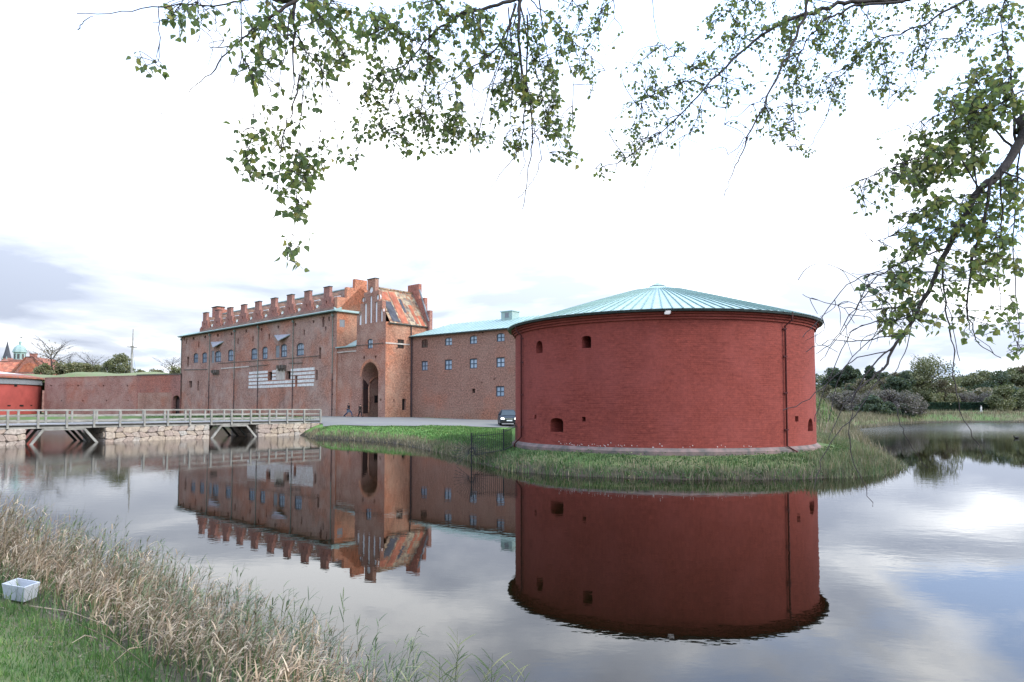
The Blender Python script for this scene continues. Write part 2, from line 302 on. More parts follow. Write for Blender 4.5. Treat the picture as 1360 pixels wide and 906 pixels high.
def link(name, data, parent=None, loc=(0,0,0), rot=0):
    o = bpy.data.objects.new(name, data); COL.objects.link(o); o.location = loc; o.rotation_euler = (0,0,rot) if not hasattr(rot, '__len__') else rot
    if parent: o.parent = parent
    return o
def tag(o, label=None, cat=None, group=None, kind=None):
    for k, v in (('label', label), ('category', cat), ('group', group), ('kind', kind)):
        if v: o[k] = v
    return o
def thing(name, label, cat, loc=(0,0,0), rot=0, group=None):
    return tag(link(name, None, None, loc, rot), label, cat, group)
def npmesh(name, verts, faces_flat, nper, mat, smooth=False):
    me = bpy.data.meshes.new(name); nv = len(verts); nf = len(faces_flat)//nper
    me.vertices.add(nv); me.vertices.foreach_set('co', np.asarray(verts, dtype=np.float32).ravel())
    me.loops.add(nf*nper); me.loops.foreach_set('vertex_index', np.asarray(faces_flat, dtype=np.int32))
    me.polygons.add(nf); me.polygons.foreach_set('loop_start', np.arange(0, nf*nper, nper, dtype=np.int32))
    me.update(calc_edges=True); me.validate(); me.materials.append(mat)
    if smooth: me.polygons.foreach_set('use_smooth', np.ones(nf, dtype=bool))
    return me

# wall with real openings: polygon outline and holes in (u, z), reveals d deep
def inside(p, poly):
    x, y = p; c = False; n = len(poly); j = n-1
    for i in range(n):
        xi, yi = poly[i]; xj, yj = poly[j]
        if (yi > y) != (yj > y) and x < (xj-xi)*(y-yi)/(yj-yi)+xi: c = not c
        j = i
    return c
def wall(mb, outline, holes, fmap, depth=0.35, back=1, extra=(), smooth=False, depths=None, mi=0, rmi=0):
    V = [Vector(p) for p in outline]; E = [(i, (i+1) % len(outline)) for i in range(len(outline))]
    for h in holes:
        b = len(V); V += [Vector(p) for p in h]; E += [(b+i, b+(i+1) % len(h)) for i in range(len(h))]
    for p in extra:
        if inside(p, outline): V.append(Vector(p))
    r = delaunay_2d_cdt(V, E, [], 0, 1e-5)
    vv = [(v.x, v.y) for v in r[0]]; fs = []; uv = []
    for f in r[2]:
        c = (sum(vv[i][0] for i in f)/len(f), sum(vv[i][1] for i in f)/len(f))
        if not inside(c, outline) or any(inside(c, h) for h in holes): continue
        fs.append(tuple(f)); uv.append([vv[i] for i in f])
    mb.add([fmap(p[0], p[1], 0) for p in vv], fs, uv, mi, smooth)
    for k, h in enumerate(holes):
        d = depths[k] if depths else depth; n = len(h)
        a = [fmap(p[0], p[1], 0) for p in h]; b = [fmap(p[0], p[1], d) for p in h]
        mb.add(a+b, [(i, (i+1) % n, (i+1) % n+n, i+n) for i in range(n)],
               [[(h[i][0], h[i][1]), (h[(i+1) % n][0], h[(i+1) % n][1]), (h[(i+1) % n][0]+d, h[(i+1) % n][1]+d*.2), (h[i][0]+d, h[i][1]+d*.2)] for i in range(n)], rmi)
        if back is not None: mb.add([fmap(p[0], p[1], d) for p in h], [tuple(range(n))], [[tuple(p) for p in h]], back)
def hole(u0, z0, u1, z1, kind='r'):
    if u0 > u1: u0, u1 = u1, u0
    if z0 > z1: z0, z1 = z1, z0
    w_ = u1-u0
    if kind == 'r': return [(u0, z0), (u1, z0), (u1, z1), (u0, z1)]
    if kind == 'c': return [((u0+u1)/2+w_/2*math.cos(a*math.pi/5), (z0+z1)/2+(z1-z0)/2*math.sin(a*math.pi/5)) for a in range(10)]
    rise = w_/2 if kind == 'a' else w_*0.22
    rise = min(rise, (z1-z0)*0.6); n = 10 if w_ > 1.5 else 6
    return [(u0, z0), (u1, z0)]+[((u0+u1)/2+w_/2*math.cos(math.pi*i/n), z1-rise+rise*math.sin(math.pi*i/n)) for i in range(n+1)]

# ================================================================== TERRAIN
WATER = np.array([(400,3.5),(60,3.5),(12,4.5),(4,5),(0,5.3),(-1.8,6.6),(-3.5,8),(-5.5,9.5),(-8,11.2),(-12,14),(-20,21),(-36,36),(-44,43),(-60,55),(-130,90),
  (-130,133),(-95,127),(-60,114),(-42,96),(-28,78),(-21.5,68),(-18.8,63),(-17.6,59.6),(-14.1,57),(-8.6,51),(-3.9,40),(-1.6,33),(.0,28.9),(2.4,26.9),(6.3,25.7),(10.5,25.7),
  (14.2,27.2),(17,30.3),(19.5,35.5),(24.5,48),(31,62),(42,85),(61,109),(70,118),(84,123),(110,116),(200,105),(400,90)], dtype=float)
TP = np.array([(0,0,1.05),(-10,8,1.1),(10,0,1.1),(7.8,36.2,.86),(7.8,29.2,.80),(0,40,.92),(15.5,38,.85),(0,60,.85),(0,70,1.0),(-1,77,1.26),(3,75,1.2),(-13,87,1.42),(-24,91,1.43),
  (-19,68,1.38),(-12,58,1.3),(-8,62,1.25),(-20,76,1.42),(-60,125,1.3),(-95,138,1.3),(30,60,.8),(60,118,1.4),(48,108,1.3),(84,130,1.5),(92,140,2.1),(130,150,2.2),(110,128,1.6),(0,300,2),(200,200,2.3),(-200,200,1.3),(3,50,.85),(7,64,.85),(14,60,.9)])
def sdist(P):                                     # >0 on land
    A = WATER; B = np.roll(WATER, -1, axis=0); d = np.full(len(P), 1e9); ins = np.zeros(len(P), dtype=bool)
    for a, b in zip(A, B):
        e = b-a; wv = P-a; t = np.clip((wv@e)/(e@e), 0, 1); q = wv-t[:, None]*e; d = np.minimum(d, np.hypot(q[:, 0], q[:, 1]))
        c = (a[1] > P[:, 1]) != (b[1] > P[:, 1])
        with np.errstate(divide='ignore', invalid='ignore'):
            xi = (b[0]-a[0])*(P[:, 1]-a[1])/(b[1]-a[1])+a[0]
        ins ^= c & (P[:, 0] < xi)
    return np.where(ins, -d, d)
def hgt(P):
    P = np.atleast_2d(np.asarray(P, dtype=float)); d = sdist(P)
    wsum = np.zeros(len(P)); zs = np.zeros(len(P))
    for x, y, z in TP:
        ww = 1/((P[:, 0]-x)**2+(P[:, 1]-y)**2+4)**1.5; wsum += ww; zs += ww*z
    T = zs/wsum
    wob = .035*np.sin(P[:, 0]*1.9+P[:, 1]*.7)*np.sin(P[:, 1]*1.3-P[:, 0]*.4)
    land = T*(1-np.exp(-np.maximum(d, 0)/1.45))+wob*np.clip(d, 0, 1)*np.clip(1.5-np.abs(P[:, 1]-75)/30, .0, 1)
    z = np.where(d > 0, land, np.maximum(d*.55, -1.3))
    def bump(cx, cy, rx, ry, h): return h*np.exp(-(((P[:, 0]-cx)/rx)**2+((P[:, 1]-cy)/ry)**2))
    z += np.clip(d/2, 0, 1)*(bump(25.0, 71, 6.6, 8, 6.3)+bump(60, 300, 300, 90, 3.0)*.2)
    return z
def h1(x, y): return float(hgt([(x, y)])[0])
xs = np.concatenate([[-4000,-2000,-1000,-600,-400,-300,-220], np.arange(-160, -46, 6.), np.arange(-46, -12, 1.), np.arange(-12, 24, .4), np.arange(24, 60, 1.), np.arange(60, 200, 7.), [220,300,400,600,1000,2000,4000]])
ys = np.concatenate([[-4000,-1500,-500,-200,-80,-40,-20,-12,-6,-3], np.arange(-1, 14, .33), np.arange(14, 24, 1.), np.arange(24, 66, .45), np.arange(66, 94, 1.), np.arange(94, 180, 4.), [190,210,240,280,350,500,800,1500,3000,5000]])
GX, GY = np.meshgrid(xs, ys); GP = np.stack([GX.ravel(), GY.ravel()], 1); GZ = hgt(GP)
nx_, ny_ = len(xs), len(ys)
i0 = (np.arange(ny_-1)[:, None]*nx_+np.arange(nx_-1)[None, :]).ravel()
quads = np.stack([i0, i0+1, i0+1+nx_, i0+nx_], 1).ravel()
def groundmat():
    m, t, b = newmat('grassy_ground'); tcn = N(t, 'ShaderNodeTexCoord'); v = tcn.outputs['Object']
    g = mixrgb(t, noise(t, v, 2.2, 8, .7), (.05, .085, .03, 1), (.15, .22, .07, 1))
    f2 = noise(t, v, .16, 6, .6); r2 = ramp(t, [(.45, 0.), (.62, 1.)]); L(t, f2, r2.inputs[0])
    g = mixrgb(t, r2.outputs[0], g, mixrgb(t, noise(t, v, 1.3, 8, .7), (.10, .10, .05, 1), (.24, .20, .12, 1)))
    geo = N(t, 'ShaderNodeNewGeometry'); sp = N(t, 'ShaderNodeSeparateXYZ'); L(t, geo.outputs['Position'], sp.inputs[0])
    # mud along the waterline
    r3 = ramp(t, [(.0, 1.), (.22, .9), (.45, 0.)]); L(t, sp.outputs[2], r3.inputs[0])
    g = mixrgb(t, r3.outputs[0], g, (.055, .045, .033, 1))
    nb_ = N(t, 'ShaderNodeMapRange'); nb_.inputs[1].default_value = 16; nb_.inputs[2].default_value = 20; nb_.inputs[3].default_value = 1; nb_.inputs[4].default_value = 0; L(t, sp.outputs[1], nb_.inputs[0])
    rn = ramp(t, [(.70, 1.), (.86, 0.)]); L(t, sp.outputs[2], rn.inputs[0]); mn = N(t, 'ShaderNodeMath', operation='MULTIPLY'); L(t, nb_.outputs[0], mn.inputs[0]); L(t, rn.outputs[0], mn.inputs[1])
    g = mixrgb(t, mn.outputs[0], g, mixrgb(t, noise(t, v, 9, 6, .7), (.03, .026, .018, 1), (.10, .088, .06, 1)))
    # mown lawn of the castle island
    fy = N(t, 'ShaderNodeMapRange'); fy.inputs[1].default_value = 30; fy.inputs[2].default_value = 38; L(t, sp.outputs[1], fy.inputs[0])
    fy2 = N(t, 'ShaderNodeMapRange'); fy2.inputs[1].default_value = 60; fy2.inputs[2].default_value = 100; fy2.inputs[3].default_value = 1; fy2.inputs[4].default_value = 0; L(t, sp.outputs[1], fy2.inputs[0])
    fx = N(t, 'ShaderNodeMapRange'); fx.inputs[1].default_value = 9; fx.inputs[2].default_value = 14; fx.inputs[3].default_value = 1; fx.inputs[4].default_value = 0; L(t, sp.outputs[0], fx.inputs[0])
    m1 = N(t, 'ShaderNodeMath', operation='MULTIPLY'); L(t, fy.outputs[0], m1.inputs[0]); L(t, fx.outputs[0], m1.inputs[1])
    m2 = N(t, 'ShaderNodeMath', operation='MULTIPLY'); L(t, m1.outputs[0], m2.inputs[0]); L(t, fy2.outputs[0], m2.inputs[1])
    r4 = ramp(t, [(.25, 0.), (.5, 1.)]); L(t, sp.outputs[2], r4.inputs[0]); m3 = N(t, 'ShaderNodeMath', operation='MULTIPLY'); L(t, m2.outputs[0], m3.inputs[0]); L(t, r4.outputs[0], m3.inputs[1])
    g = mixrgb(t, m3.outputs[0], g, mixrgb(t, noise(t, v, .8, 8, .7), (.085, .17, .035, 1), (.16, .27, .07, 1)))
    L(t, g, b.inputs['Base Color']); b.inputs['Roughness'].default_value = .95; b.inputs['Specular IOR Level'].default_value = .15
    bp = N(t, 'ShaderNodeBump', i_Strength=.8, i_Distance=.06); L(t, noise(t, v, 7, 6, .7), bp.inputs['Height']); L(t, bp.outputs[0], b.inputs['Normal'])
    return m
gm = npmesh('ground', np.stack([GP[:, 0], GP[:, 1], GZ], 1), quads, 4, groundmat(), True)
tag(link('ground', gm), kind='structure')

# water
def watermat():
    m, t, b = newmat('moat_water'); tcn = N(t, 'ShaderNodeTexCoord'); v = tcn.outputs['Object']
    b.inputs['Base Color'].default_value = (.005, .003, .0012, 1); b.inputs['IOR'].default_value = 1.333
    b.inputs['Specular IOR Level'].default_value = .46
    mp = N(t, 'ShaderNodeMapping'); mp.inputs['Scale'].default_value = (1.0, 1.6, 1); mp.inputs['Rotation'].default_value = (0, 0, .25); L(t, v, mp.inputs[0])
    a = noise(t, mp.outputs[0], 1.6, 3, .5); c = noise(t, mp.outputs[0], 5.5, 2, .5)
    big = noise(t, v, .045, 3, .5); r = ramp(t, [(.40, .25), (.62, 1.)]); L(t, big, r.inputs[0])
    # breeze ruffles the water by the bridge more than the sheltered rest
    sp = N(t, 'ShaderNodeSeparateXYZ'); L(t, v, sp.inputs[0])
    mr = N(t, 'ShaderNodeMapRange'); mr.inputs[1].default_value = -14; mr.inputs[2].default_value = -26; mr.inputs[3].default_value = 0; mr.inputs[4].default_value = 2.0; L(t, sp.outputs[0], mr.inputs[0])
    mf = N(t, 'ShaderNodeMapRange'); mf.inputs[1].default_value = 50; mf.inputs[2].default_value = 84; mf.inputs[3].default_value = 0; mf.inputs[4].default_value = 6.5; L(t, sp.outputs[1], mf.inputs[0])
    s = N(t, 'ShaderNodeMath', operation='ADD'); L(t, a, s.inputs[0]); 
    cm = N(t, 'ShaderNodeMath', operation='MULTIPLY', n1=.3); L(t, c, cm.inputs[0]); L(t, cm.outputs[0], s.inputs[1])
    ad = N(t, 'ShaderNodeMath', operation='ADD'); L(t, r.outputs[0], ad.inputs[0]); L(t, mr.outputs[0], ad.inputs[1])
    ad2 = N(t, 'ShaderNodeMath', operation='ADD'); L(t, ad.outputs[0], ad2.inputs[0]); L(t, mf.outputs[0], ad2.inputs[1])
    st = N(t, 'ShaderNodeMath', operation='MULTIPLY'); L(t, ad2.outputs[0], st.inputs[0]); L(t, s.outputs[0], st.inputs[1])
    bp = N(t, 'ShaderNodeBump', i_Distance=.0026, i_Strength=1.0); L(t, st.outputs[0], bp.inputs['Height']); L(t, bp.outputs[0], b.inputs['Normal'])
    sm = N(t, 'ShaderNodeMath', operation='ADD'); L(t, mr.outputs[0], sm.inputs[0]); L(t, mf.outputs[0], sm.inputs[1])
    rg = N(t, 'ShaderNodeMapRange'); rg.inputs[1].default_value = 0; rg.inputs[2].default_value = 6.5; rg.inputs[3].default_value = .012; rg.inputs[4].default_value = .16; L(t, sm.outputs[0], rg.inputs[0]); L(t, rg.outputs[0], b.inputs['Roughness'])
    return m
wm = MB(); wm.add([(-160,-12,0),(500,-12,0),(500,140,0),(-160,140,0)], [(0,1,2,3)])
tag(wm.build('water', watermat()), kind='structure')

# gravel court and path
def pathmat():
    m, t, b = newmat('grey_gravel'); tcn = N(t, 'ShaderNodeTexCoord'); v = tcn.outputs['Object']
    g = mixrgb(t, noise(t, v, 6, 8, .7), (.12, .112, .10, 1), (.20, .188, .17, 1)); f = noise(t, v, .35, 5); r = ramp(t, [(.45, 0.), (.7, .5)]); L(t, f, r.inputs[0])
    g = mixrgb(t, r.outputs[0], g, (.20, .20, .14, 1)); L(t, g, b.inputs['Base Color']); b.inputs['Roughness'].default_value = .95; return m
PATH = [(-18.6,67.2),(-17.7,64.2),(-14.6,60.6),(-11.5,57.9),(-9.4,56.6),(-7.9,56.2),(-5.1,58.2),(-1.4,61.2),(4,60.5),(10,62.5),(6,71),(-3,78.3),(-8,82),(-12.3,85.3),(-15.6,84.6),(-23.3,91.4),(-27,94),(-26,86),(-24.6,80),(-22.6,70.6)]
r_ = delaunay_2d_cdt([Vector(p) for p in PATH]+[Vector((x+.37, y+.21)) for x in np.arange(-30, 12, 1.2) for y in np.arange(54, 96, 1.2) if inside((x+.37, y+.21), PATH)], [(i, (i+1) % len(PATH)) for i in range(len(PATH))], [], 0, 1e-4)
pv = np.array([(v.x, v.y) for v in r_[0]]); pz = hgt(pv)+.05
pm = MB(); pm.add([(a, b, c) for (a, b), c in zip(pv, pz)], [tuple(f) for f in r_[2] if inside(tuple(pv[list(f)].mean(0)), PATH)], smooth=True)
tag(pm.build('path', pathmat()), kind='structure')

# ================================================================== WINDOWS
def winmesh(name, cols, rows, mat, bar=.05, mid=True):
    b = MB(); fr = .09
    b.box(-.5,-.5+fr,-.04,.04,-.5,.5); b.box(.5-fr,.5,-.04,.04,-.5,.5); b.box(-.5+fr,.5-fr,-.04,.04,-.5,-.5+fr); b.box(-.5+fr,.5-fr,-.04,.04,.5-fr,.5)
    for i in range(1, cols):
        x = -.5+i/cols; t = bar if not (mid and i*2 == cols) else .1
        b.box(x-t/2, x+t/2, -.03, .03, -.5+fr, .5-fr)
    for j in range(1, rows):
        z = -.5+j/rows; t = bar if not (mid and j*2 == rows) else .09
        b.box(-.5+fr, .5-fr, -.035, .035, z-t/2, z+t/2)
    o = b.build(name, mat); me = o.data; bpy.data.objects.remove(o); return me
def panemesh(mat):
    b = MB(); b.add([(-.46,0,-.46),(.46,0,-.46),(.46,0,.46),(-.46,0,.46)], [(0,1,2,3)]); o = b.build('pane', mat); me = o.data; bpy.data.objects.remove(o); return me
WM = {'four': winmesh('window', 4, 2, M['winframe']), 'two': winmesh('window', 2, 2, M['winframe'], .07), 'brown': winmesh('window', 2, 2, M['winframe_brown'], .07)}
PM = panemesh(M['glass']); PMD = panemesh(M['glass_dark'])
def window(parent, kind, x, y, z, wd, ht, rot=0, dark=False, label=None):
    o = link('window', WM[kind], parent, (x, y, z), rot); o.scale = (wd, 1, ht)
    link('pane', PMD if dark else PM, o, (0, .012, 0))
    if label: o['label'] = label
    return o

# ================================================================== MAIN WING
B = 1.4
FM = Frame(-23.7, 92.0, .7407, -.6718, B)
def boxpx(fr, b, axis='y', val=0.0):
    x0, y0, x1, y1 = b; xm, ym = (x0+x1)/2, (y0+y1)/2
    u0 = fr.hit(x0, ym, axis, val)[0]; u1 = fr.hit(x1, ym, axis, val)[0]; z0 = fr.hit(xm, y1, axis, val)[1]; z1 = fr.hit(xm, y0, axis, val)[1]
    return (min(u0, u1), z0, max(u0, u1), z1)
main = thing('castle_wing', 'long weathered pink brick castle wing with a row of stepped dormers', 'castle wing', (FM.o[0], FM.o[1], B), FM.ang)
LM = -50.7; DM = 7.7; ZE = 14.4; ZR = 18.2
mw = MB(); holes = []; dep = []; wins = []
for b_, k in [((257,469,263,482),'four'),((268.5,468,274.8,482),'four'),((285.5,466,293.5,481),'four'),((302.7,464.3,310,479.8),'four'),((333.5,462.4,341.5,477.6),'four'),
             ((348.3,460.5,355.3,477),'four'),((373,457,381,474.5),'four'),((394,455.5,403.5,472.4),'four')]:
    q = boxpx(FM, b_); holes.append(hole(*q, kind='s')); dep.append(.22); wins.append((q, k))
def addh(lst, kind, d=.45):
    for b_ in lst:
        q = boxpx(FM, b_); holes.append(hole(*q, kind=kind)); dep.append(d)
Z1 = lambda x, y, ww, hh: (220+(x-ww/2)/4.117, 350+(y-hh/2)/4.117, 220+(x+ww/2)/4.117, 350+(y+hh/2)/4.117)
addh([Z1(x, y, 11, 19) for x, y in [(153,411),(216,403),(286,394),(360,386),(441,370),(524,362),(615,348),(709,334),(809,319)]], 'c', .3)
addh([Z1(x, y, 7, 30) for x, y in [(115,424),(181,442),(396,426),(478,412),(566,400),(757,377)]]+[Z1(862,320,12,55), Z1(875,356,9,22), Z1(893,304,9,26), Z1(102,414,7,18), Z1(122,537,12,54), Z1(177,668,8,50), Z1(844,490,13,62), Z1(825,611,12,54)], 'r')
addh([Z1(135,660,17,36)], 'r')
addh([(356,494,361.4,504.9),(379.9,493,386,503.7),(392.2,499.2,395,510.6)], 'r')
# big downpipe-side shallow brick niches
gpan = [boxpx(FM, (281,466,284.7,482)), boxpx(FM, (366,459,371.2,475))]
for q in gpan: holes.append(hole(*q)); dep.append(.15)
wall(mw, [(LM,-2.4),(0,-2.4),(0,ZE),(LM,ZE)], holes, lambda u, z, d: (u, d, z), depths=dep)
for q in ():
    pass
# end wall facing the gatehouse, back and far walls
qe = boxpx(FM, (451,424.5,458,434.5), 'x', 0.0)
wall(mw, [(0,-2.4),(DM,-2.4),(DM,ZE),(DM/2+.2,ZR-.3),(DM/2-.2,ZR-.3),(0,ZE)], [hole(*qe)], lambda u, z, d: (-d, u, z), depth=.1, mi=2)
wall(mw, [(LM,-2.4),(0,-2.4),(0,ZE),(LM,ZE)], [], lambda u, z, d: (u, DM, z)); wall(mw, [(0,-2.4),(DM,-2.4),(DM,ZE),(0,ZE)], [], lambda u, z, d: (LM, u, z))
mw.build('wall', [M['brick_main'], M['void'], M['brick_orange_lit']], main)
for (q, k) in wins: window(main, k, (q[0]+q[2])/2, .14, (q[1]+q[3])/2-.02*(q[3]-q[1]), (q[2]-q[0])*1.0, (q[3]-q[1])*.97)
for q in gpan+[None]:
    b = MB()
    if q: b.box(q[0], q[2], .08, .14, q[1], q[3])
    else: b.box(-.08, -.03, qe[0], qe[2], qe[1], qe[3])
    b.build('blind_panel', M['grey_panel'], main)
# white banded stone patch
u0 = FM.hit(330, 505, 'y', 0)[0]; u1 = FM.hit(418, 500, 'y', 0)[0]
zt0 = FM.hit(330.5, 493, 'y', 0)[1]; zb0 = FM.hit(331.7, 516.3, 'y', 0)[1]
cuts = sorted([boxpx(FM, b_) for b_ in [(356,494,361.4,504.9),(379.9,493,386,503.7),(392.2,499.2,395,510.6)]])
panel_x = (FM.hit(366.5, 500, 'y', 0)[0], FM.hit(378.8, 500, 'y', 0)[0])
nb = 5; bhh = (zt0-zb0)/nb
for j in range(nb):
    z0 = zb0+j*bhh+.05; z1 = z0+bhh-.17-.05*random.random(); segs = [(u0+random.uniform(0, .3), u1-random.uniform(0, .3))]
    blk = [(c[0]-.06, c[2]+.06) for c in cuts if c[1] < z1 and c[3] > z0]
    if j >= 2: blk.append(panel_x)
    for c0, c1 in blk:
        ns = []
        for a, b_ in segs:
            if c1 <= a or c0 >= b_: ns.append((a, b_))
            else:
                if c0-a > .2: ns.append((a, c0))
                if b_-c1 > .2: ns.append((c1, b_))
        segs = ns
    for a, b_ in segs:
        b = MB(); b.box(a, b_, -.035, .01, z0, z1); b.build('stone_band', M['white'], main)
b = MB(); b.box(panel_x[0]+.08, panel_x[1]-.08, -.025, .01, zb0+2*bhh+.02, zt0+.5); b.build('rendered_patch', M['pale'], main)
# string courses
def strip(parent, fr, p, q, th, proud, mat, name='string_course', axis='y', val=0.):
    a = fr.hit(p[0], p[1], axis, val); c = fr.hit(q[0], q[1], axis, val); b = MB()
    if axis == 'y': b.obox((a[0], val-proud/2, a[1]), (c[0], val-proud/2, c[1]), proud+.02, th)
    else: b.obox((val+proud/2, a[0], a[1]), (val+proud/2, c[0], c[1]), proud+.02, th)
    return b.build(name, mat, parent)
for p, q, th in [((244,491.3),(275.5,490.6),.14),((294,489.6),(331,486.8),.2),((331,487),(356,484.6),.1),((290,482.6),(366,477.4),.09),((366,477.6),(424,472.6),.09),((384,482.6),(402,482),.12)]:
    strip(main, FM, p, q, th, .06, M['pale'] if th > .15 else M['joint'])
# corbel stubs of lost oriels
for px, py in [(287.5,493),(375.5,487)]:
    a = FM.hit(px, py, 'y', 0)
    for k in (-.8, 0, .8):
        b = MB(); b.box(a[0]+k-.18, a[0]+k+.18, -.55, .02, a[1]-.3, a[1]+.2); b.box(a[0]+k-.18, a[0]+k+.18, -.3, .02, a[1]-.6, a[1]-.3); b.build('corbel', M['joint'], main)
# white soffited hoods
for (pa, pb, pt) in [((280,455.4),(297,454.6),(282.5,462)),((364,446.5),(385.5,445.2),(369,453.2))]:
    a = FM.hit(*pa, 'y', 0); c = FM.hit(*pb, 'y', 0); t = FM.hit(*pt, 'y', -.8); b = MB()
    v = [(a[0],0,a[1]),(c[0],0,c[1]),(t[0],-.8,t[1]),(a[0],0,a[1]+.16),(c[0],0,c[1]+.16),(t[0],-.8,t[1]+.08)]
    b.add(v, [(3,5,4)], mi=0); b.add(v, [(0,1,2),(0,3,4,1),(1,4,5,2),(2,5,3,0)], mi=1); b.build('window_hood', [M['hood'], M['pipe_green']], main)
# roof with copper eaves
b = MB()
RX0 = -42.6
b.add([(RX0,-.25,ZE+.15),(-.35,-.25,ZE+.15),(-.35,DM/2,ZR),(RX0,DM/2,ZR),(RX0,DM+.25,ZE+.15),(-.35,DM+.25,ZE+.15)], [(0,1,2,3),(3,2,5,4)])
roof = b.build('roof', M['tile_main'], main)
b = MB(); b.box(RX0, -.3, DM/2-.12, DM/2+.12, ZR-.02, ZR+.12); b.build('ridge_cap', M['copper'], roof)
b = MB(); b.prism([(-.62,ZE-.02),(.5,ZE+.5),(.5,ZE+.02),(-.55,ZE-.14)], LM-.3, .35, axis='x'); b.build('copper_eave', M['copper'], roof)
b = MB(); b.box(LM-.28, .33, -.5, .0, ZE-.2, ZE-.15); b.build('gutter', M['dark_edge'], roof)
b = MB(); b.add([(.35,-.5,ZE-.02),(.35,5.5,ZE-.02),(-.35,5.5,ZE+.45),(-.35,-.3,ZE+.45),(.35,-.5,ZE-.14),(.35,5.5,ZE-.14),(-.35,5.5,ZE-.1),(-.35,-.3,ZE-.1)], [(0,1,2,3),(0,4,5,1),(4,7,6,5),(0,3,7,4),(1,5,6,2)]); b.build('copper_eave', M['copper'], roof)
b = MB(); b.add([(LM-.3,.5,ZE+.5),(RX0,.5,ZE+.5),(RX0,DM,ZE+.5),(LM-.3,DM,ZE+.5),(LM-.3,.5,ZE-.1),(LM-.3,DM,ZE-.1)], [(0,1,2,3),(0,3,5,4)]); b.build('low_roof', M['copper'], roof)
# end gables of the roof
def steps(x0, x1, zb, tops, n):
    """stepped gable outline: tops rising to the middle"""
    wdt = x1-x0; e = [x0]+[x0+f*wdt for f in n]; pts = [(x0, zb)]
    for i, z in enumerate(tops): pts += [(e[i], z)] + ([(e[i+1], z)] if i < len(tops)-1 else [])
    r = [((x0+x1)-x, z) for x, z in pts]; return pts+r[::-1]
b = MB(); b.prism(steps(.0, DM, ZE, [ZE+1.9, ZE+3.4, 19.1], [.2, .37]), -.55, .0, axis='x'); b.build('end_gable', M['brick_orange_lit'], main)
b = MB(); b.prism(steps(-.0, DM, ZE, [ZE+.9, ZE+2.6, ZR+.9], [.2, .37]), RX0-.3, RX0+.3, axis='x'); b.build('end_gable', M['brick_dormer'], main)
o_ = FM.hit(289.6, 418, 'y', DM/2)
xc_ = o_[0]; b = MB(); b.box(xc_-1.1, xc_+1.1, DM/2-.6, DM/2+.7, ZR-1, ZR+1.35); ch = b.build('chimney', M['brick_dormer'], main)
b = MB(); b.box(xc_-1.22, xc_+1.22, DM/2-.72, DM/2+.82, ZR+1.35, ZR+1.5); b.build('chimney_cap', M['dark_edge'], ch)
# stepped dormers
def dormer_mesh():
    b = MB(); hw, pw, zs_, zt = 1.62, .72, 2.0, 3.35
    out = [(-hw,0),(hw,0),(hw,zs_*.55),(hw-.42,zs_*.55),(hw-.42,zs_),(pw,zs_),(pw,zt),(-pw,zt),(-pw,zs_),(-hw+.42,zs_),(-hw+.42,zs_*.55),(-hw,zs_*.55)]
    wall(b, out, [hole(-.14,1.15,.14,1.55)], lambda u, z, d: (u, d, z), depth=.25)
    n = len(out); b.add([(x,0,z) for x, z in out]+[(x,.45,z) for x, z in out], [(i,(i+1)%n,(i+1)%n+n,i+n) for i in range(n)]+[tuple(range(2*n-1,n-1,-1))])
    b.box(-hw+.1, hw-.1, .45, 1.7, 0, 1.0)
    o = b.build('dormer', [M['brick_dormer'], M['void']]); me = o.data; bpy.data.objects.remove(o); return me
dme = dormer_mesh()
b = MB(); b.box(-.78, .78, -.06, .5, 3.35, 3.45); o = b.build('coping', M['dark_edge']); cme = o.data; bpy.data.objects.remove(o)
b = MB(); b.add([(-1.55,.45,.95),(0,.45,2.75),(1.55,.45,.95),(-1.55,1.9,.95),(0,3.2,2.75),(1.55,1.9,.95)], [(0,1,4,3),(1,2,5,4),(0,2,1)]); o = b.build('dormer_roof', M['tile_main']); rme = o.data; bpy.data.objects.remove(o)
b = MB(); b.obox((.78,.5,1.95),(2.45,.62,1.98),.16,.1); o = b.build('verge', M['niche']); vme = o.data; bpy.data.objects.remove(o)
b = MB(); b.prism([(1.72,.1),(2.18,.1),(2.18,.85),(2.05,1.25),(1.9,1.32),(1.9,.5),(1.72,.5)], .42, .62); o = b.build('flashing', M['copper']); fme = o.data; bpy.data.objects.remove(o)
b = MB(); b.prism([(1.88,.35),(2.12,.35),(2.12,.95),(1.97,1.2),(1.88,1.2)], .36, .45); o = b.build('limewashed_niche', M['niche']); nme = o.data; bpy.data.objects.remove(o)
for px in (272.3, 288.6, 304.3, 322.6, 341.6, 362.8, 384.4, 407.6, 433.8):
    x = FM.hit(px, 420, 'y', .4)[0]; d = link('dormer', dme, main, (x, .35, ZE+.1)); d.scale = (1, 1, 1.04)
    link('coping', cme, d); link('dormer_roof', rme, d); link('verge', vme, d); link('flashing', fme, d); link('limewashed_niche', nme, d)
# downpipes
for i, (pt, pb) in enumerate([((278.6,441),(275.9,552)),((311.8,436.6),(309,552)),((343.2,431.6),(340,552)),((389.5,423.5),(387,553)),((442,415.5),(440.6,553.3)),((241.2,447),(240.2,552))]):
    a = FM.hit(*pt, 'y', -.12)[0]; b = MB(); b.tube([(a,-.3,ZE-.2),(a,-.12,ZE-.7),(a,-.12,5.9)], .055, 8); b.box(a-.14,a+.14,-.3,-.02,ZE-.75,ZE-.45); b.build('downpipe_upper', M['pipe_green'], main)
    b = MB(); b.tube([(a,-.12,5.9),(a,-.12,-.3)], .055, 8)
    for z in (1, 3, 5): b.box(a-.12, a+.12, -.16, .0, z, z+.08)
    b.build('downpipe', M['pipe'] if i < 5 else M['pipe_green'], main)

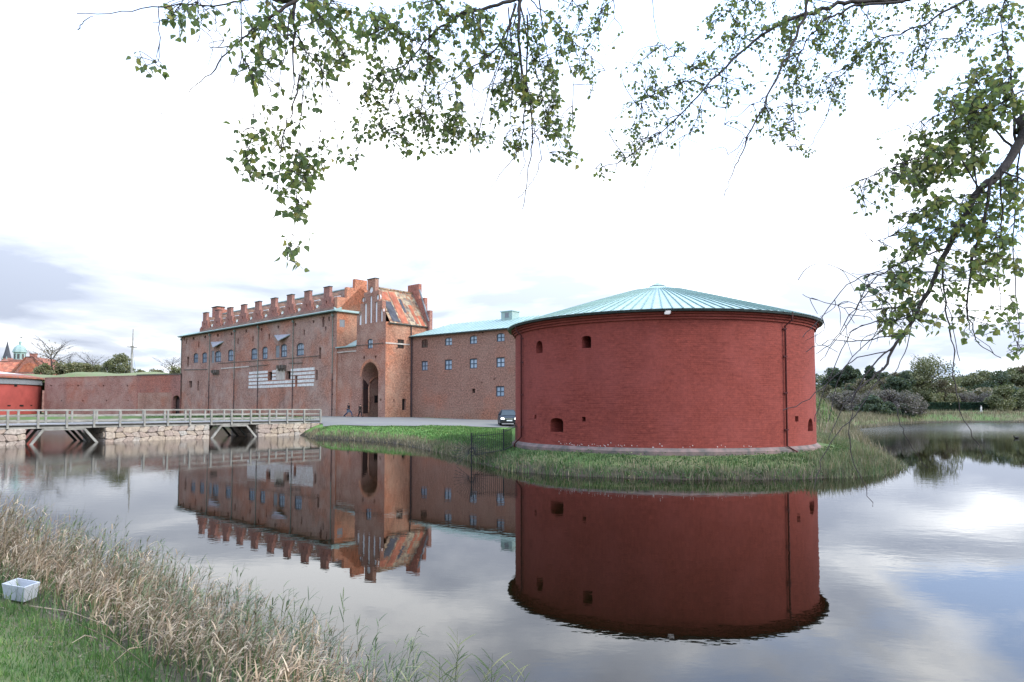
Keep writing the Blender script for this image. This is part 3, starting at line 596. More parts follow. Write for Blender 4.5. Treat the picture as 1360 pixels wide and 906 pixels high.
# ================================================================== GATEHOUSE
gate = thing('gatehouse', 'square brick gatehouse with tall arched entrance and slotted stepped gable', 'gatehouse', (FM.o[0], FM.o[1], B), FM.ang)
X0, X1, DG, ZG = 4.6, 10.75, 7.2, 12.0
g = MB(); hs = []; dp = []
for b_, k, d in [((488,450,495,463),'s',.22),((476.6,414.6,480,431.7),'r',.16),((483.8,403,487,430),'r',.16),((491,393,494,429),'r',.16),((498,401,501,428),'r',.16),((505.3,410,508,427),'r',.16),
             ((480.3,394.5,485.5,401.5),'c',.16),((490,380.5,495.5,389.5),'c',.16),((499.3,390.5,504,398.5),'c',.16),((482.4,473.3,484.6,477),'r',.5),((497.6,472.5,500,476),'r',.5),((504.4,529.5,506.5,532.5),'r',.4)]:
    q = boxpx(FM, b_); hs.append(hole(*q, kind=k)); dp.append(d)
NICH = [hole(*boxpx(FM, b_), kind=k) for b_, k in [((476.6,414.6,480,431.7),'r'),((483.8,403,487,430),'r'),((491,393,494,429),'r'),((498,401,501,428),'r'),((505.3,410,508,427),'r'),((480.3,394.5,485.5,401.5),'c'),((490,380.5,495.5,389.5),'c'),((499.3,390.5,504,398.5),'c')]]
qa = boxpx(FM, (480.2, 481.2, 502.3, 552)); xa0, xa1, zat = qa[0], qa[2], qa[3]
arch = hole(xa0, -.35, xa1, zat, 'a'); hs.append(arch); dp.append(5.6)
EX = [4.6,5.35,6.1,6.85,8.5,9.25,10.0,10.75]; TZ = [13.3,14.75,16.1,17.7,16.1,14.75,13.3]
out = [(X0,-2.4),(X1,-2.4),(X1,13.3)]
for i in range(6, 0, -1): out += [(EX[i], TZ[i]), (EX[i], TZ[i-1])]
out += [(X0, TZ[0])]
wall(g, out, hs, lambda u, z, d: (u, d, z), depths=dp, back=None)
n = len(out); g.add([(x,0,z) for x, z in out[2:]]+[(x,.55,z) for x, z in out[2:]], [(i,i+1,i+1+n-2,i+n-2) for i in range(n-3)]+[tuple(range(2*(n-2)-1,n-3,-1))])
# arch recess: inner wall with a smaller opening
wall(g, arch, [], lambda u, z, d: (u, 5.6+d, z), depth=.9, back=1)
hs2 = [hole(*boxpx(FM, b_, 'x', X1), kind=k) for b_, k in [((528,450.7,536.6,463),'r'),((534,529.5,539,544.7),'s'),((522.5,530,524,534.5),'r'),((526.5,461.5,528,463.6),'r')]]
wall(g, [(0,-2.4),(DG,-2.4),(DG,ZG),(0,ZG)], hs2, lambda u, z, d: (X1-d, u, z), depths=[.2,.3,.3,.2], mi=2)
wall(g, [(0,-2.4),(DG,-2.4),(DG,ZG),(0,ZG)], [], lambda u, z, d: (X0, u, z), mi=2); wall(g, [(X0,-2.4),(X1,-2.4),(X1,ZG),(X0,ZG)], [], lambda u, z, d: (u, DG, z), mi=2)
g.build('wall', [M['brick_gate'], M['void'], M['brick_orange_lit']], gate)
for h in NICH:
    b = MB(); nn = len(h); b.add([(p[0],.14,p[1]) for p in h], [tuple(range(nn))]); b.add([(p[0],.14,p[1]) for p in h]+[(p[0],.3,p[1]) for p in h], [(i,(i+1)%nn,(i+1)%nn+nn,i+nn) for i in range(nn)])
    b.build('limewashed_niche', M['niche'], gate)
q = boxpx(FM, (488,450,495,463)); window(gate, 'two', (q[0]+q[2])/2, .14, (q[1]+q[3])/2, q[2]-q[0], (q[3]-q[1])*.98)
q = boxpx(FM, (528,450.7,536.6,463), 'x', X1); window(gate, 'brown', X1-.12, (q[0]+q[2])/2, (q[1]+q[3])/2, q[2]-q[0], q[3]-q[1], R(90), dark=True, label='dark brown window beside the pale string course')
hx = lambda px, py: FM.hit(px, py, 'x', xa0)
dq = [hx(482.2, 549.3), hx(482.2, 503.5), hx(485.5, 506.5), hx(489.3, 512), hx(489.3, 548.8)]
b = MB(); b.prism(dq, xa0-.02, xa0+.05, axis='x'); door = b.build('gate_leaf', M['shutter'], gate)
for f_ in (.2, .72):
    z_ = dq[0][1]+(dq[1][1]-dq[0][1])*f_; b = MB(); b.box(xa0+.05, xa0+.07, dq[0][0], dq[4][0], z_, z_+.12); b.build('iron_strap', M['iron'], door)
p_, q_ = hx(497.2, 535), hx(501.4, 525.5); b = MB(); b.box(xa0-.1, xa0+.03, p_[0], q_[0], p_[1], q_[1]); b.build('side_opening', M['void'], gate)
pts_ = [hx(489.6, 548), hx(489.6, 514), hx(491.5, 507), hx(495, 502.5), hx(502, 499.5)]; b = MB(); b.tube([(xa0+.03, y, z) for y, z in pts_], .13, 6); b.build('arch_rib', M['brick_orange_lit'], gate)
# voussoirs around the arch
cxa = (xa0+xa1)/2; ra = (xa1-xa0)/2; zsp = zat-ra
for k in range(22):
    a0 = math.pi*k/22+.008; a1 = math.pi*(k+1)/22-.008; b = MB(); P = [(cxa+rr*math.cos(a), zsp+rr*math.sin(a)) for a, rr in ((a0,ra+.01),(a0,ra+.42),(a1,ra+.42),(a1,ra+.01))]
    b.prism(P, -.03, .02); b.build('brick', M['brick_orange_lit'], gate)
strip(gate, FM, (512,455.4), (544,457.9), .17, .05, M['pale'], axis='x', val=X1)
strip(gate, FM, (474,459), (509.5,455.6), .08, .05, M['joint'])
# roof
b = MB(); xr = (X0+X1)/2; ZGR = 16.7
sl = math.hypot(X1+.15-xr, ZGR-ZG); y0, y1 = .55, DG-.5
for sgn, xe in ((1, X1+.2), (-1, X0-.2)): b.add([(xe,y0,ZG-.1),(xe,y1,ZG-.1),(xr,y1,ZGR),(xr,y0,ZGR)], [(0,1,2,3)], [[(y0,0),(y1,0),(y1,sl),(y0,sl)]])
groof = b.build('roof', M['tile_mixed'], gate)
nrm = Vector((ZGR-ZG+.1, 0, X1+.2-xr)).normalized()
def field(ya, yb, fa, fb, mat, o=.04, skew=0.):
    P = lambda y, f: Vector((X1+.2-(X1+.2-xr)*f, y, ZG-.1+(ZGR-ZG+.1)*f)); b = MB()
    lo = [P(ya+skew*fa,fa), P(yb+skew*fa,fa), P(yb+skew*fb,fb), P(ya+skew*fb,fb)]; hi = [p+nrm*o for p in lo]
    b.add(lo+hi, [(0,1,5,4),(1,2,6,5),(2,3,7,6),(3,0,4,7)]); b.add(hi, [(0,1,2,3)], [[(ya,0),(yb,0),(yb,sl*(fb-fa)),(ya,sl*(fb-fa))]]); b.build('tile_field', mat, groof)
field(1.0, 2.15, .04, .62, M['tile_dark'], .05); field(2.45, 3.5, .02, .93, M['tile_orange'], .05); field(.75, 2.2, .66, .9, M['tile_orange'], .045); field(3.7, 4.1, .35, .75, M['tile_dark'], .03); field(4.9, 5.4, .05, .6, M['tile_orange'], .03); field(5.7,6.3,.0,.3,M['tile_orange'],.03)
b = MB(); b.box(xr-.14, xr+.14, y0, y1, ZGR-.05, ZGR+.12); b.build('ridge_cap', M['tile_mixed'], groof)
b = MB(); b.box(X1+.12, X1+.26, 0.3, DG-.4, ZG-.22, ZG-.1); b.build('gutter', M['dark_edge'], groof)
b = MB(); b.prism(steps(X0-.1, X1+.55, 9, [14.05, 15.85, 17.85], [.15, .33]), DG-.5, DG, axis='y'); b.build('far_gable', M['brick_dormer'], gate)
b = MB(); b.obox((xr+1.6,DG-.55,17.0),(X1+.45,DG-.55,12.6),.2,.16,); b.build('roof_flashing', M['grey_panel'], groof)
b = MB(); b.box(6.8, 8.55, -.07, .6, 17.7, 17.79); b.build('coping', M['dark_edge'], gate)
# low link wall between wing and gatehouse
lk = MB(); zl = FM.hit(460, 459.5, 'y', .15)[1]
wall(lk, [(0,-2.4),(X0,-2.4),(X0,zl),(0,zl)], [hole(*boxpx(FM, (453,469,463,480.5), 'y', .15))], lambda u, z, d: (u, .15+d, z), depth=.06, back=0)
lk.build('link_wall', [M['brick_gate'], M['void']], gate)
strip(gate, FM, (444,468.6), (473,466.2), .14, .05, M['pale'], val=.15)
b = MB(); b.add([(-.15,-.1,zl-.05),(X0,-.1,zl-.05),(X0,2.6,zl+1.25),(1.5,2.6,zl+1.25),(-.1,1.3,zl+.1),(-.15,-.1,zl-.2),(X0,-.1,zl-.2)], [(0,1,2,3,4),(0,5,6,1)]); b.add([(1.5,2.6,zl+1.25),(X0,2.6,zl+1.25),(X0,2.6,zl),(1.5,2.6,zl)], [(0,1,2,3)]); b.build('link_roof', M['copper'], gate)
b = MB(); b.box(0, X0, .2, .3, zl-.5, zl-.1); b.build('eave_board', M['dark_edge'], gate)
# corner pipe between gatehouse and east wing
b = MB(); b.tube([(X1+.12,4.0,ZG-.2),(X1+.12,4.0,-.3)], .07, 8); b.build('downpipe', M['pipe'], gate)

# ================================================================== EAST WING
FE = Frame(-13.06, 87.8, .794, -.608, 1.2)
east = thing('castle_wing', 'plain red brick castle wing with small windows under a low green copper roof', 'castle wing', (FE.o[0], FE.o[1], 1.2), FE.ang)
LE, DE, ZW = 21.0, 8.0, 10.6
Z3 = lambda b_: (520+b_[0]/4.315, 390+b_[2]/4.315, 520+b_[1]/4.315, 390+b_[3]/4.315)
ew = MB(); hs = []; dp = []; ww = []
for i, b_ in enumerate([(172,208,262,310),(306,347,251,297),(448,490,240,288),(602,648,226,275),(172,207,386,441),(305,346,378,437),(447,490,372,429),(600,648,365,422),(598,646,530,590)]):
    q = boxpx(FE, Z3(b_)); hs.append(hole(*q, kind='s' if i in (0, 1, 2, 3) else 'r')); dp.append(.2); ww.append((i, q))
for b_ in [(461,478,545,570),(515,521,504,514),(584,592,486,495),(112,119,640,662),(500,508,222,229),(517,527,220,227)]:
    q = boxpx(FE, Z3(b_)); hs.append(hole(*q)); dp.append(.3)
wall(ew, [(0,-2),(LE,-2),(LE,ZW),(0,ZW)], hs, lambda u, z, d: (u, d, z), depths=dp)
for f in (lambda u, z, d: (LE, u, z), lambda u, z, d: (0, u, z)): wall(ew, [(0,-2),(DE,-2),(DE,ZW),(0,ZW)], [], f)
wall(ew, [(0,-2),(LE,-2),(LE,ZW),(0,ZW)], [], lambda u, z, d: (u, DE, z))
ew.build('wall', [M['brick_wing'], M['void']], east)
for i, q in ww: window(east, 'brown' if i == 0 else 'two', (q[0]+q[2])/2, .12, (q[1]+q[3])/2-.02, q[2]-q[0], (q[3]-q[1])*.97, dark=(i in (0,)), label='shuttered looking brown window' if i == 0 else None)
ov = .35; zr = 12.35; xh0, xh1 = 3.2, LE-3.6
b = MB(); P = [(-.1,-ov,ZW),(LE+ov,-ov,ZW),(LE+ov,DE+ov,ZW),(-.1,DE+ov,ZW),(xh0,DE/2,zr),(xh1,DE/2,zr)]
b.add(P, [(0,1,5,4),(1,2,5),(2,3,4,5),(3,0,4)]); b.add([(p[0],p[1],ZW) for p in P[:4]], [(3,2,1,0)]); er = b.build('roof', M['copper'], east)
sl_ = (zr-ZW)/(DE/2+ov)
for k in range(30):
    x = .6+k*.7; f = 1.0
    if x < xh0: f = (x+.1)/(xh0+.1)
    elif x > xh1: f = max(.05, (LE+ov-x)/(LE+ov-xh1))
    b = MB(); y_ = -ov+(DE/2+ov)*f; b.obox((x,-ov,ZW+.02),(x,y_,ZW+.02+(zr-ZW)*f),.035,.05); b.build('standing_seam', M['seam'], er)
b = MB(); b.box(-.1, LE+ov, -ov-.06, -ov+.06, ZW-.16, ZW-.01); b.build('gutter', M['dark_edge'], er)
xl = FE.hit(677.5, 421, 'y', DE/2)[0]
b = MB(); b.box(xl-.85, xl+.85, DE/2-.7, DE/2+.7, zr-.4, zr+.75); ln = b.build('roof_box', M['copper'], er)
b = MB(); b.box(xl-.95, xl+.95, DE/2-.8, DE/2+.8, zr+.75, zr+.85); b.build('roof_box_lid', M['copper'], ln)
b = MB(); b.box(xl-.25, xl+.35, DE/2-.73, DE/2-.7, zr-.0, zr+.6); b.build('hatch', M['grey_panel'], ln)
b = MB(); b.tube([(.35,-.12,ZW-.2),(.35,-.12,-.3)], .06, 8); b.build('downpipe', M['pipe'], east)

# ================================================================== ROUND CANNON TOWER
TR, TCX, TCY, TB = 7.6, 7.78, 36.2, .9
tower = thing('cannon_tower', 'squat round brick-red cannon tower with a low conical green copper roof', 'round tower', (TCX, TCY, TB))
def towerhit(px, py):
    d = ray(px, py); a = d[0]**2+d[1]**2; bq = -2*(d[0]*TCX+d[1]*TCY); c = TCX**2+TCY**2-TR**2
    disc = bq*bq-4*a*c; t = (-bq-math.sqrt(max(disc, 0)))/(2*a)
    x, y = d[0]*t-TCX, d[1]*t-TCY; return (TR*(math.atan2(y, x)+math.pi/2), EYE+d[2]*t-TB)   # u=0 faces south
def tbox(x0, y0, x1, y1):
    xm, ym = (x0+x1)/2, (y0+y1)/2; return (towerhit(x0, ym)[0], towerhit(xm, y1)[1], towerhit(x1, ym)[0], towerhit(xm, y0)[1])
TH = [((712,452.5,720.6,469),'a'),((772.6,446,785,462.4),'s'),((709.8,551,712.4,556.2),'r'),((731,555,748,574),'s'),((773,553.6,777.8,560),'r'),((1056,552.8,1060.4,560),'r'),((1073,555.5,1079.5,573),'a')]
tw = MB(); hs = [hole(*tbox(*b_), kind=k) for b_, k in TH]; C2 = 2*math.pi*TR; HZ = 6.45-TB
tmap = lambda u, z, d: ((TR-d)*math.cos(u/TR-math.pi/2), (TR-d)*math.sin(u/TR-math.pi/2), z)
ext = [(-C2/2+C2*i/120+.0001, z) for i in range(1, 120) for z in (0.3, 1.2, 2.4, 3.6, 4.8)]
out = [(-C2/2+C2*i/120, -.4) for i in range(121)]+[(C2/2-C2*i/120, HZ) for i in range(121)]
wall(tw, out, hs, tmap, depth=.75, extra=ext, smooth=True)
tw.build('wall', [M['tower_red'], M['void']], tower)
# embrasure infill: shutters and iron bars
for j, ((b_, k), h) in enumerate(zip(TH, hs)):
    u0 = min(p[0] for p in h); u1 = max(p[0] for p in h); z0 = min(p[1] for p in h); z1 = max(p[1] for p in h); b = MB()
    if k != 'r':
        um = (u0+u1)/2; a = tmap(um, 0, .62); ang = um/TR; wdt = (u1-u0)*.45
        b.box(0, wdt, 0, .03, z0+.02, z1-.12); sh = b.build('shutter', M['grey_panel'], tower, (a[0], a[1], 0), ang)
def lathe(mb, prof, n=144, mi=0, smooth=True):
    vs = [(r*math.cos(2*math.pi*k/n), r*math.sin(2*math.pi*k/n), z) for r, z in prof for k in range(n)]; m = len(prof)
    fs = [(i*n+k, i*n+(k+1) % n, (i+1)*n+(k+1) % n, (i+1)*n+k) for i in range(m-1) for k in range(n)]
    uv = [[(TR*2*math.pi*(k+a)/n, prof[i+c][1]+prof[i+c][0]*.9) for a, c in ((0,0),(1,0),(1,1),(0,1))] for i in range(m-1) for k in range(n)]
    mb.add(vs, fs, uv, mi, False)
for r0, z0, z1 in ((.07, 5.52, 5.63), (.14, 5.63, 5.73), (.22, 5.73, 5.82)):
    b = MB(); lathe(b, [(TR-.02, z0),(TR+r0, z0),(TR+r0, z1),(TR-.02, z1)]); b.build('cornice_course', M['tower_red'], tower)
b = MB(); lathe(b, [(TR-.02,5.82),(TR+.38,5.82),(TR+.40,5.92),(TR+.3,5.94)]); b.build('eave_edge', M['dark_edge'], tower)
b = MB(); lathe(b, [(TR+.18,-.6),(TR+.18,-.05),(TR+.03,.08),(TR-.1,.10)], 144); pl = b.build('plinth', M['plinth'], tower)
NP_ = 116; APZ = 9.22-TB; b = MB(); hw = math.pi/NP_; ro = TR+.42; sr = .35; 
z_at = lambda r: 5.90+(APZ-5.90)*(1-(r/ro)**1.06)
rs = [ro, ro*.8, ro*.6, ro*.4, ro*.2, sr*.2]
vs = []
for r in rs: vs += [(r*math.cos(-hw), r*math.sin(-hw), z_at(r)), (r*math.cos(hw), r*math.sin(hw), z_at(r))]
fs = [(2*i, 2*i+2, 2*i+3, 2*i+1)[::-1] for i in range(len(rs)-1)]
b.add(vs, fs)
sw = .02
for i in range(len(rs)-1):
    if rs[i+1] < ro*.15: continue
    r0, r1 = rs[i], rs[i+1]; P = []
    for r in (r0, r1):
        for s_, hh in ((-sw, 0.0), (-sw, .045), (sw, .045), (sw, 0.0)): P.append((r*math.cos(hw)+s_*-math.sin(hw), r*math.sin(hw)+s_*math.cos(hw), z_at(r)+hh))
    b.add(P, [(0,1,5,4),(1,2,6,5),(2,3,7,6),(0,3,2,1)], mi=1)
o = b.build('roof_panel', [M['copper'], M['seam']]); pme = o.data; bpy.data.objects.remove(o)
troof = thing('roof', None, None); troof.parent = tower; 
for k in range(NP_):
    o = link('roof_panel', pme, troof, (0,0,0), 2*math.pi*k/NP_)
b = MB(); lathe(b, [(.45,z_at(.45)+.03),(.2,APZ+.05),(.02,APZ+.13)], 24); b.build('finial_cap', M['copper'], troof)
def tpipe(pxs, pys, name='downpipe'):
    pts = []
    for px, py in zip(pxs, pys): pts.append((px, py))
    return pts
uR, _ = towerhit(1041.5, 500); uL, _ = towerhit(694.6, 500)
tp = lambda u, z, d: Vector(tmap(u, z, -d))
b = MB(); b.tube([tp(uR+.14,5.95,.36), tp(uR+.14,5.6,.34), tp(uR,5.35,.09), tp(uR,.12,.09), tp(uR+.42,-.12,.28), tp(uR+.42,-.5,.28)], .042, 8); dp_ = b.build('downpipe', M['pipe_red'], tower)
b = MB(); b.tube([tp(uL-.12,5.9,.34), tp(uL-.1,5.6,.3), tp(uL,5.35,.09), tp(uL,.35,.09), tp(uL-.62,-.02,.26), tp(uL-.62,-.4,.26)], .042, 8); b.build('downpipe', M['pipe_red'], tower)
for u in (uR, uL):
    for z in (.8, 2.4, 4.0, 5.2): b = MB(); a = tp(u, z, .06); b.box(a.x-.08, a.x+.08, a.y-.07, a.y+.07, z, z+.05); b.build('pipe_bracket', M['pipe_red'], tower)
ul, zl_ = towerhit(886, 415); a = tp(ul, 5.68, .32)
b = MB(); b.box(a.x-.1, a.x+.1, a.y-.12, a.y+.1, 5.7, 5.82); b.box(a.x-.16, a.x+.04, a.y-.17, a.y-.10, 5.66, 5.76); b.build('floodlight', M['white'], tower)
b = MB()     # flaked lime spots just above the plinth
for k in range(46):
    u = towerhit(random.choice([random.uniform(735, 830), random.uniform(735, 1000)]), 585)[0]; z = .1+abs(random.gauss(0, .07)); w_ = random.uniform(.015, .05); b.add([tmap(u, z, -.012), tmap(u+w_, z-.01, -.012), tmap(u+w_*.8, z+.03, -.012), tmap(u+.1*w_, z+.035, -.012)], [(0, 1, 2, 3)])
tag(b.build('flaked_spots', M['white'], tower), kind='stuff')

# ================================================================== CURTAIN WALL, BASTION
FC = Frame(-95.5, 139.5, 34.6, -14.0, 1.3)
cw = thing('curtain_wall', 'long low brick curtain wall with a small arched doorway', 'castle wall', (FC.o[0], FC.o[1], 1.3), FC.ang)
LC = math.hypot(34.6, 14.0); ztop = 7.35; xs_ = FC.hit(182, 520, 'y', 0)[0]
Z4 = lambda x, y, w_, h_: (x/4.77-w_/2, 430+y/4.77-h_/2, x/4.77+w_/2, 430+y/4.77+h_/2)
c = MB(); hs = [hole(*boxpx(FC, Z4(x, 393, 2.4, 2.4)), kind='c') for x in (322, 495, 655, 807)]+[hole(*boxpx(FC, Z4(x, 487, 1.4, 1.6)), kind='r') for x in (390, 525, 675, 812)]+[hole(*boxpx(FC, Z4(x, 391, .9, 1.0)), kind='r') for x in (300,345,375,405,430,460,520,545,575,605,630,700,735,770,835,850)]
wall(c, [(0,-2),(xs_,-2),(xs_,ztop),(0,ztop)], hs, lambda u, z, d: (u, d, z), depth=.5); c.box(0, xs_, .6, 1.4, -2, ztop-.01)
c.add([(0,0,ztop),(xs_,0,ztop),(xs_,.6,ztop),(0,.6,ztop)], [(0,1,2,3)])
c.build('old_wall', [M['brick_curtain'], M['void']], cw)
c = MB(); qd = boxpx(FC, (229.4, 525, 239.0, 548)); dh = hole(qd[0], -.3, qd[2], qd[3], 'a')
wall(c, [(xs_,-2),(LC,-2),(LC,ztop+.25),(xs_,ztop+.05)], [dh], lambda u, z, d: (u, d-.04, z), depth=.8); c.box(xs_, LC, .8, 1.4, -2, ztop)
c.build('new_wall', [M['brick_curtain_new'], M['void']], cw)
a = boxpx(FC, (183.5, 521.5, 228.5, 543)); b = MB(); b.box(a[0], a[2], -.09, -.03, -.5, a[3]); b.build('pale_facing', M['brick_gate'], cw)
b = MB(); b.box(xs_-.1, LC, -.12, 1.45, ztop+.03, ztop+.28); b.build('coping', M['joint'], cw)
b = MB(); b.box(0, xs_-.1, -.06, 1.45, ztop+.0, ztop+.12); b.build('coping', M['brick_curtain'], cw)
b = MB(); b.box((qd[0]+qd[2])/2, qd[2]-.05, .2, .26, -.3, qd[3]-.8); b.build('door_leaf', M['shutter'], cw)
bas = thing('bastion', 'low round bright red bastion at the left edge with a grey band', 'bastion', (-110.0, 137.0, 1.3))
bR = 13.0; b = MB(); lathe(b, [(bR,-2),(bR,5.85)], 96); b.build('wall', M['bastion_red'], bas)
b = MB(); lathe(b, [(bR+.02,5.85),(bR+.3,5.95),(bR+.3,7.0),(bR,7.05)], 96); b.build('grey_band', M['grey_panel'], bas)
b = MB(); lathe(b, [(bR,7.05),(bR+.75,7.1),(bR+.7,7.45),(bR-2,8.0)], 96); b.build('roof_edge', M['tile_red'], bas)
b = MB(); lathe(b, [(bR-1.9,8.0),(.1,9.4)], 96); b.build('roof', M['white'], bas)
for px, py, w_, h_ in [(20.8,511.8,4,3.4),(12,538.8,4,1.6),(28.5,538.8,6,2.2),(41.5,538.5,3.4,1.4)]:
    d = ray(px, py); Aq = d[0]**2+d[1]**2; Bq = -2*(d[0]*-110+d[1]*137); Cq = 110**2+137**2-bR**2; t = (-Bq-math.sqrt(Bq*Bq-4*Aq*Cq))/(2*Aq)
    X, Y, Z = d[0]*t+110, d[1]*t-137, EYE+d[2]*t-1.3; an = math.atan2(Y, X); sc_ = t/F
    b = MB(); b.box(-.3, .06, -w_*sc_/2, w_*sc_/2, -h_*sc_/2, h_*sc_/2); b.build('embrasure', M['void'], bas, (X, Y, Z), an)
d = ray(1.8, 525); t = 1
b = MB(); an = math.atan2(-.86, .5); b.tube([(bR*math.cos(an)*1.01, bR*math.sin(an)*1.01, 5.8), (bR*math.cos(an)*1.01, bR*math.sin(an)*1.01, -.5)], .12, 6); b.build('downpipe', M['pipe_red'], bas)

# ================================================================== BRIDGE
FB = Frame(-36.0, 48.0, 15.6, 18.0, 0.0)
bridge = thing('footbridge', 'grey weathered timber bridge on pale rubble stone piers', 'bridge', (FB.o[0], FB.o[1], 0), FB.ang)
sx = lambda px, py=585: FB.hit(px, py, 'y', 0)[0]
S0, S1, W_ = -9.0, sx(425, 552)+.1, 5.0
p0 = FB.hit(10, 552, 'y', 0)[0]; step_ = (sx(425, 552)-p0)/14
for y in (0.0, W_):
    b = MB(); b.box(S0, S1, y-.09, y+.09, 2.43, 2.53); b.build('top_rail', M['wood'], bridge)
    for z in (2.06, 1.66): b = MB(); b.box(S0, S1-.05, y+.02 if y else y-.05, y+.07 if y else y, z-.055, z+.055); b.build('rail', M['wood'], bridge)
b = MB(); b.box(-.07, .07, -.07, .07, 1.16, 2.43); o = b.build('post', M['wood']); pom = o.data; bpy.data.objects.remove(o)
i = -4
while p0+i*step_ < S1:
    for y in (-.10, W_+.0): link('post', pom, bridge, (p0+i*step_, y, 0))
    i += 1
# deck planks: alike planks across the bridge
b = MB(); b.box(-.105, .105, -.12, W_+.12, 1.40, 1.46); o = b.build('plank', M['deck']); plm = o.data; bpy.data.objects.remove(o)
k = 0; x = S0+.12
while x < S1: link('plank', plm, bridge, (x, 0, random.uniform(-.006, .006))); x += .222
for y in (-.02, 1.6, 3.3, W_-.1):
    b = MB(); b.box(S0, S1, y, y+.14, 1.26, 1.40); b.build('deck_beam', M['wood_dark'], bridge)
b = MB(); b.box(S0, S1-1.2, -.04, .1, 1.14, 1.26); b.build('edge_beam', M['wood'], bridge)
secs = [(S0, sx(33.5)), (sx(139.5), sx(277.5)), (sx(342), sx(412)+1.2)]
def stones(x0, x1, z0, z1, put, rowh=.42, wd=.62, seed=0):
    rnd = random.Random(seed); nr = max(2, int(round((z1-z0)/rowh))); nc = max(2, int(round((x1-x0)/wd)))
    G = [[None]*(nc+1) for _ in range(nr+1)]
    for r in range(nr+1):
        for c_ in range(nc+1):
            jx = 0 if c_ in (0, nc) else rnd.uniform(-.22, .22)*wd; jz = 0 if r in (0, nr) else rnd.uniform(-.28, .28)*rowh
            G[r][c_] = (x0+(x1-x0)*c_/nc+jx+(0 if c_ in (0, nc) else (.3*wd if r % 2 else -.05*wd)), z0+(z1-z0)*r/nr+jz)
    for r in range(nr):
        c_ = 0
        while c_ < nc:
            wdn = 1
            if rnd.random() < .22 and c_ < nc-1: wdn = 2
            P = [G[r][c_]]+([G[r][c_+1]] if wdn == 2 else [])+[G[r][c_+wdn], G[r+1][c_+wdn]]+([G[r+1][c_+1]] if wdn == 2 else [])+[G[r+1][c_]]
            Q = []
            for q in range(len(P)):
                a, b_ = P[q], P[(q+1) % len(P)]
                cut = rnd.uniform(.10, .26)
                Q.append((a[0]+(b_[0]-a[0])*cut, a[1]+(b_[1]-a[1])*cut)); Q.append((a[0]+(b_[0]-a[0])*(1-cut), a[1]+(b_[1]-a[1])*(1-cut)))
            cx_ = sum(p[0] for p in Q)/len(Q); cz_ = sum(p[1] for p in Q)/len(Q); bul = rnd.uniform(.06, .15)
            o1 = [(cx_+(p[0]-cx_)*.97, cz_+(p[1]-cz_)*.96) for p in Q]; o2 = [(cx_+(p[0]-cx_)*.86, cz_+(p[1]-cz_)*.83) for p in Q]; nq = len(Q)
            mb = MB(); vs = [(0, p[0], p[1]) for p in o1]+[(bul*.7, p[0], p[1]) for p in o1]+[(bul, p[0], p[1]) for p in o2]
            vs = [(p[1], -p[0]+.04, p[2]) for p in vs]
            mb.add(vs, [(i, (i+1) % nq, (i+1) % nq+nq, i+nq) for i in range(nq)]+[(i+nq, (i+1) % nq+nq, (i+1) % nq+2*nq, i+2*nq) for i in range(nq)]+[tuple(range(2*nq, 3*nq))])
            put(mb); c_ += wdn
for j, (a, c_) in enumerate(secs):
    b = MB(); b.box(a, c_, .03, W_-.03, -1.2, 1.16); pier = b.build('stone_pier', M['joint'], bridge)
    stones(a, c_, -.15, 1.15, lambda mb: mb.build('stone', M['stone'], pier), seed=j+3)
    if j > 0 or True:      # jamb faces towards the openings
        for xx, s_ in ((a, -1), (c_, 1)):
            if xx == S0: continue
            def put(mb, xx=xx, s_=s_):
                mb.v = [(xx+s_*(-y), x_, z) if True else 0 for x_, y, z in mb.v]; mb.build('stone', M['stone'], pier)
            stones(.05, W_-.05, -.15, 1.15, put, rowh=.45, wd=.8, seed=j*7+(s_ > 0))
for (q0, q1, q2, q3) in [((39,589),(58,570.5),(112,570.5),(131,587)), ((279.5,580.5),(294,567),(327.5,567),(341.5,579))]:
    for y in (.05, 1.7, 3.35, W_-.1):
        pts = [(FB.hit(*q, 'y', 0)[0], z) for q, z in ((q0, -.15), (q1, 1.08), (q2, 1.08), (q3, -.15))]
        for a_, b_ in ((0, 1), (1, 2), (2, 3)):
            mb = MB(); mb.obox((pts[a_][0], y, pts[a_][1]), (pts[b_][0], y, pts[b_][1]), .16, .17); mb.build('strut', M['wood'] if y < 1 else M['wood_dark'], bridge)

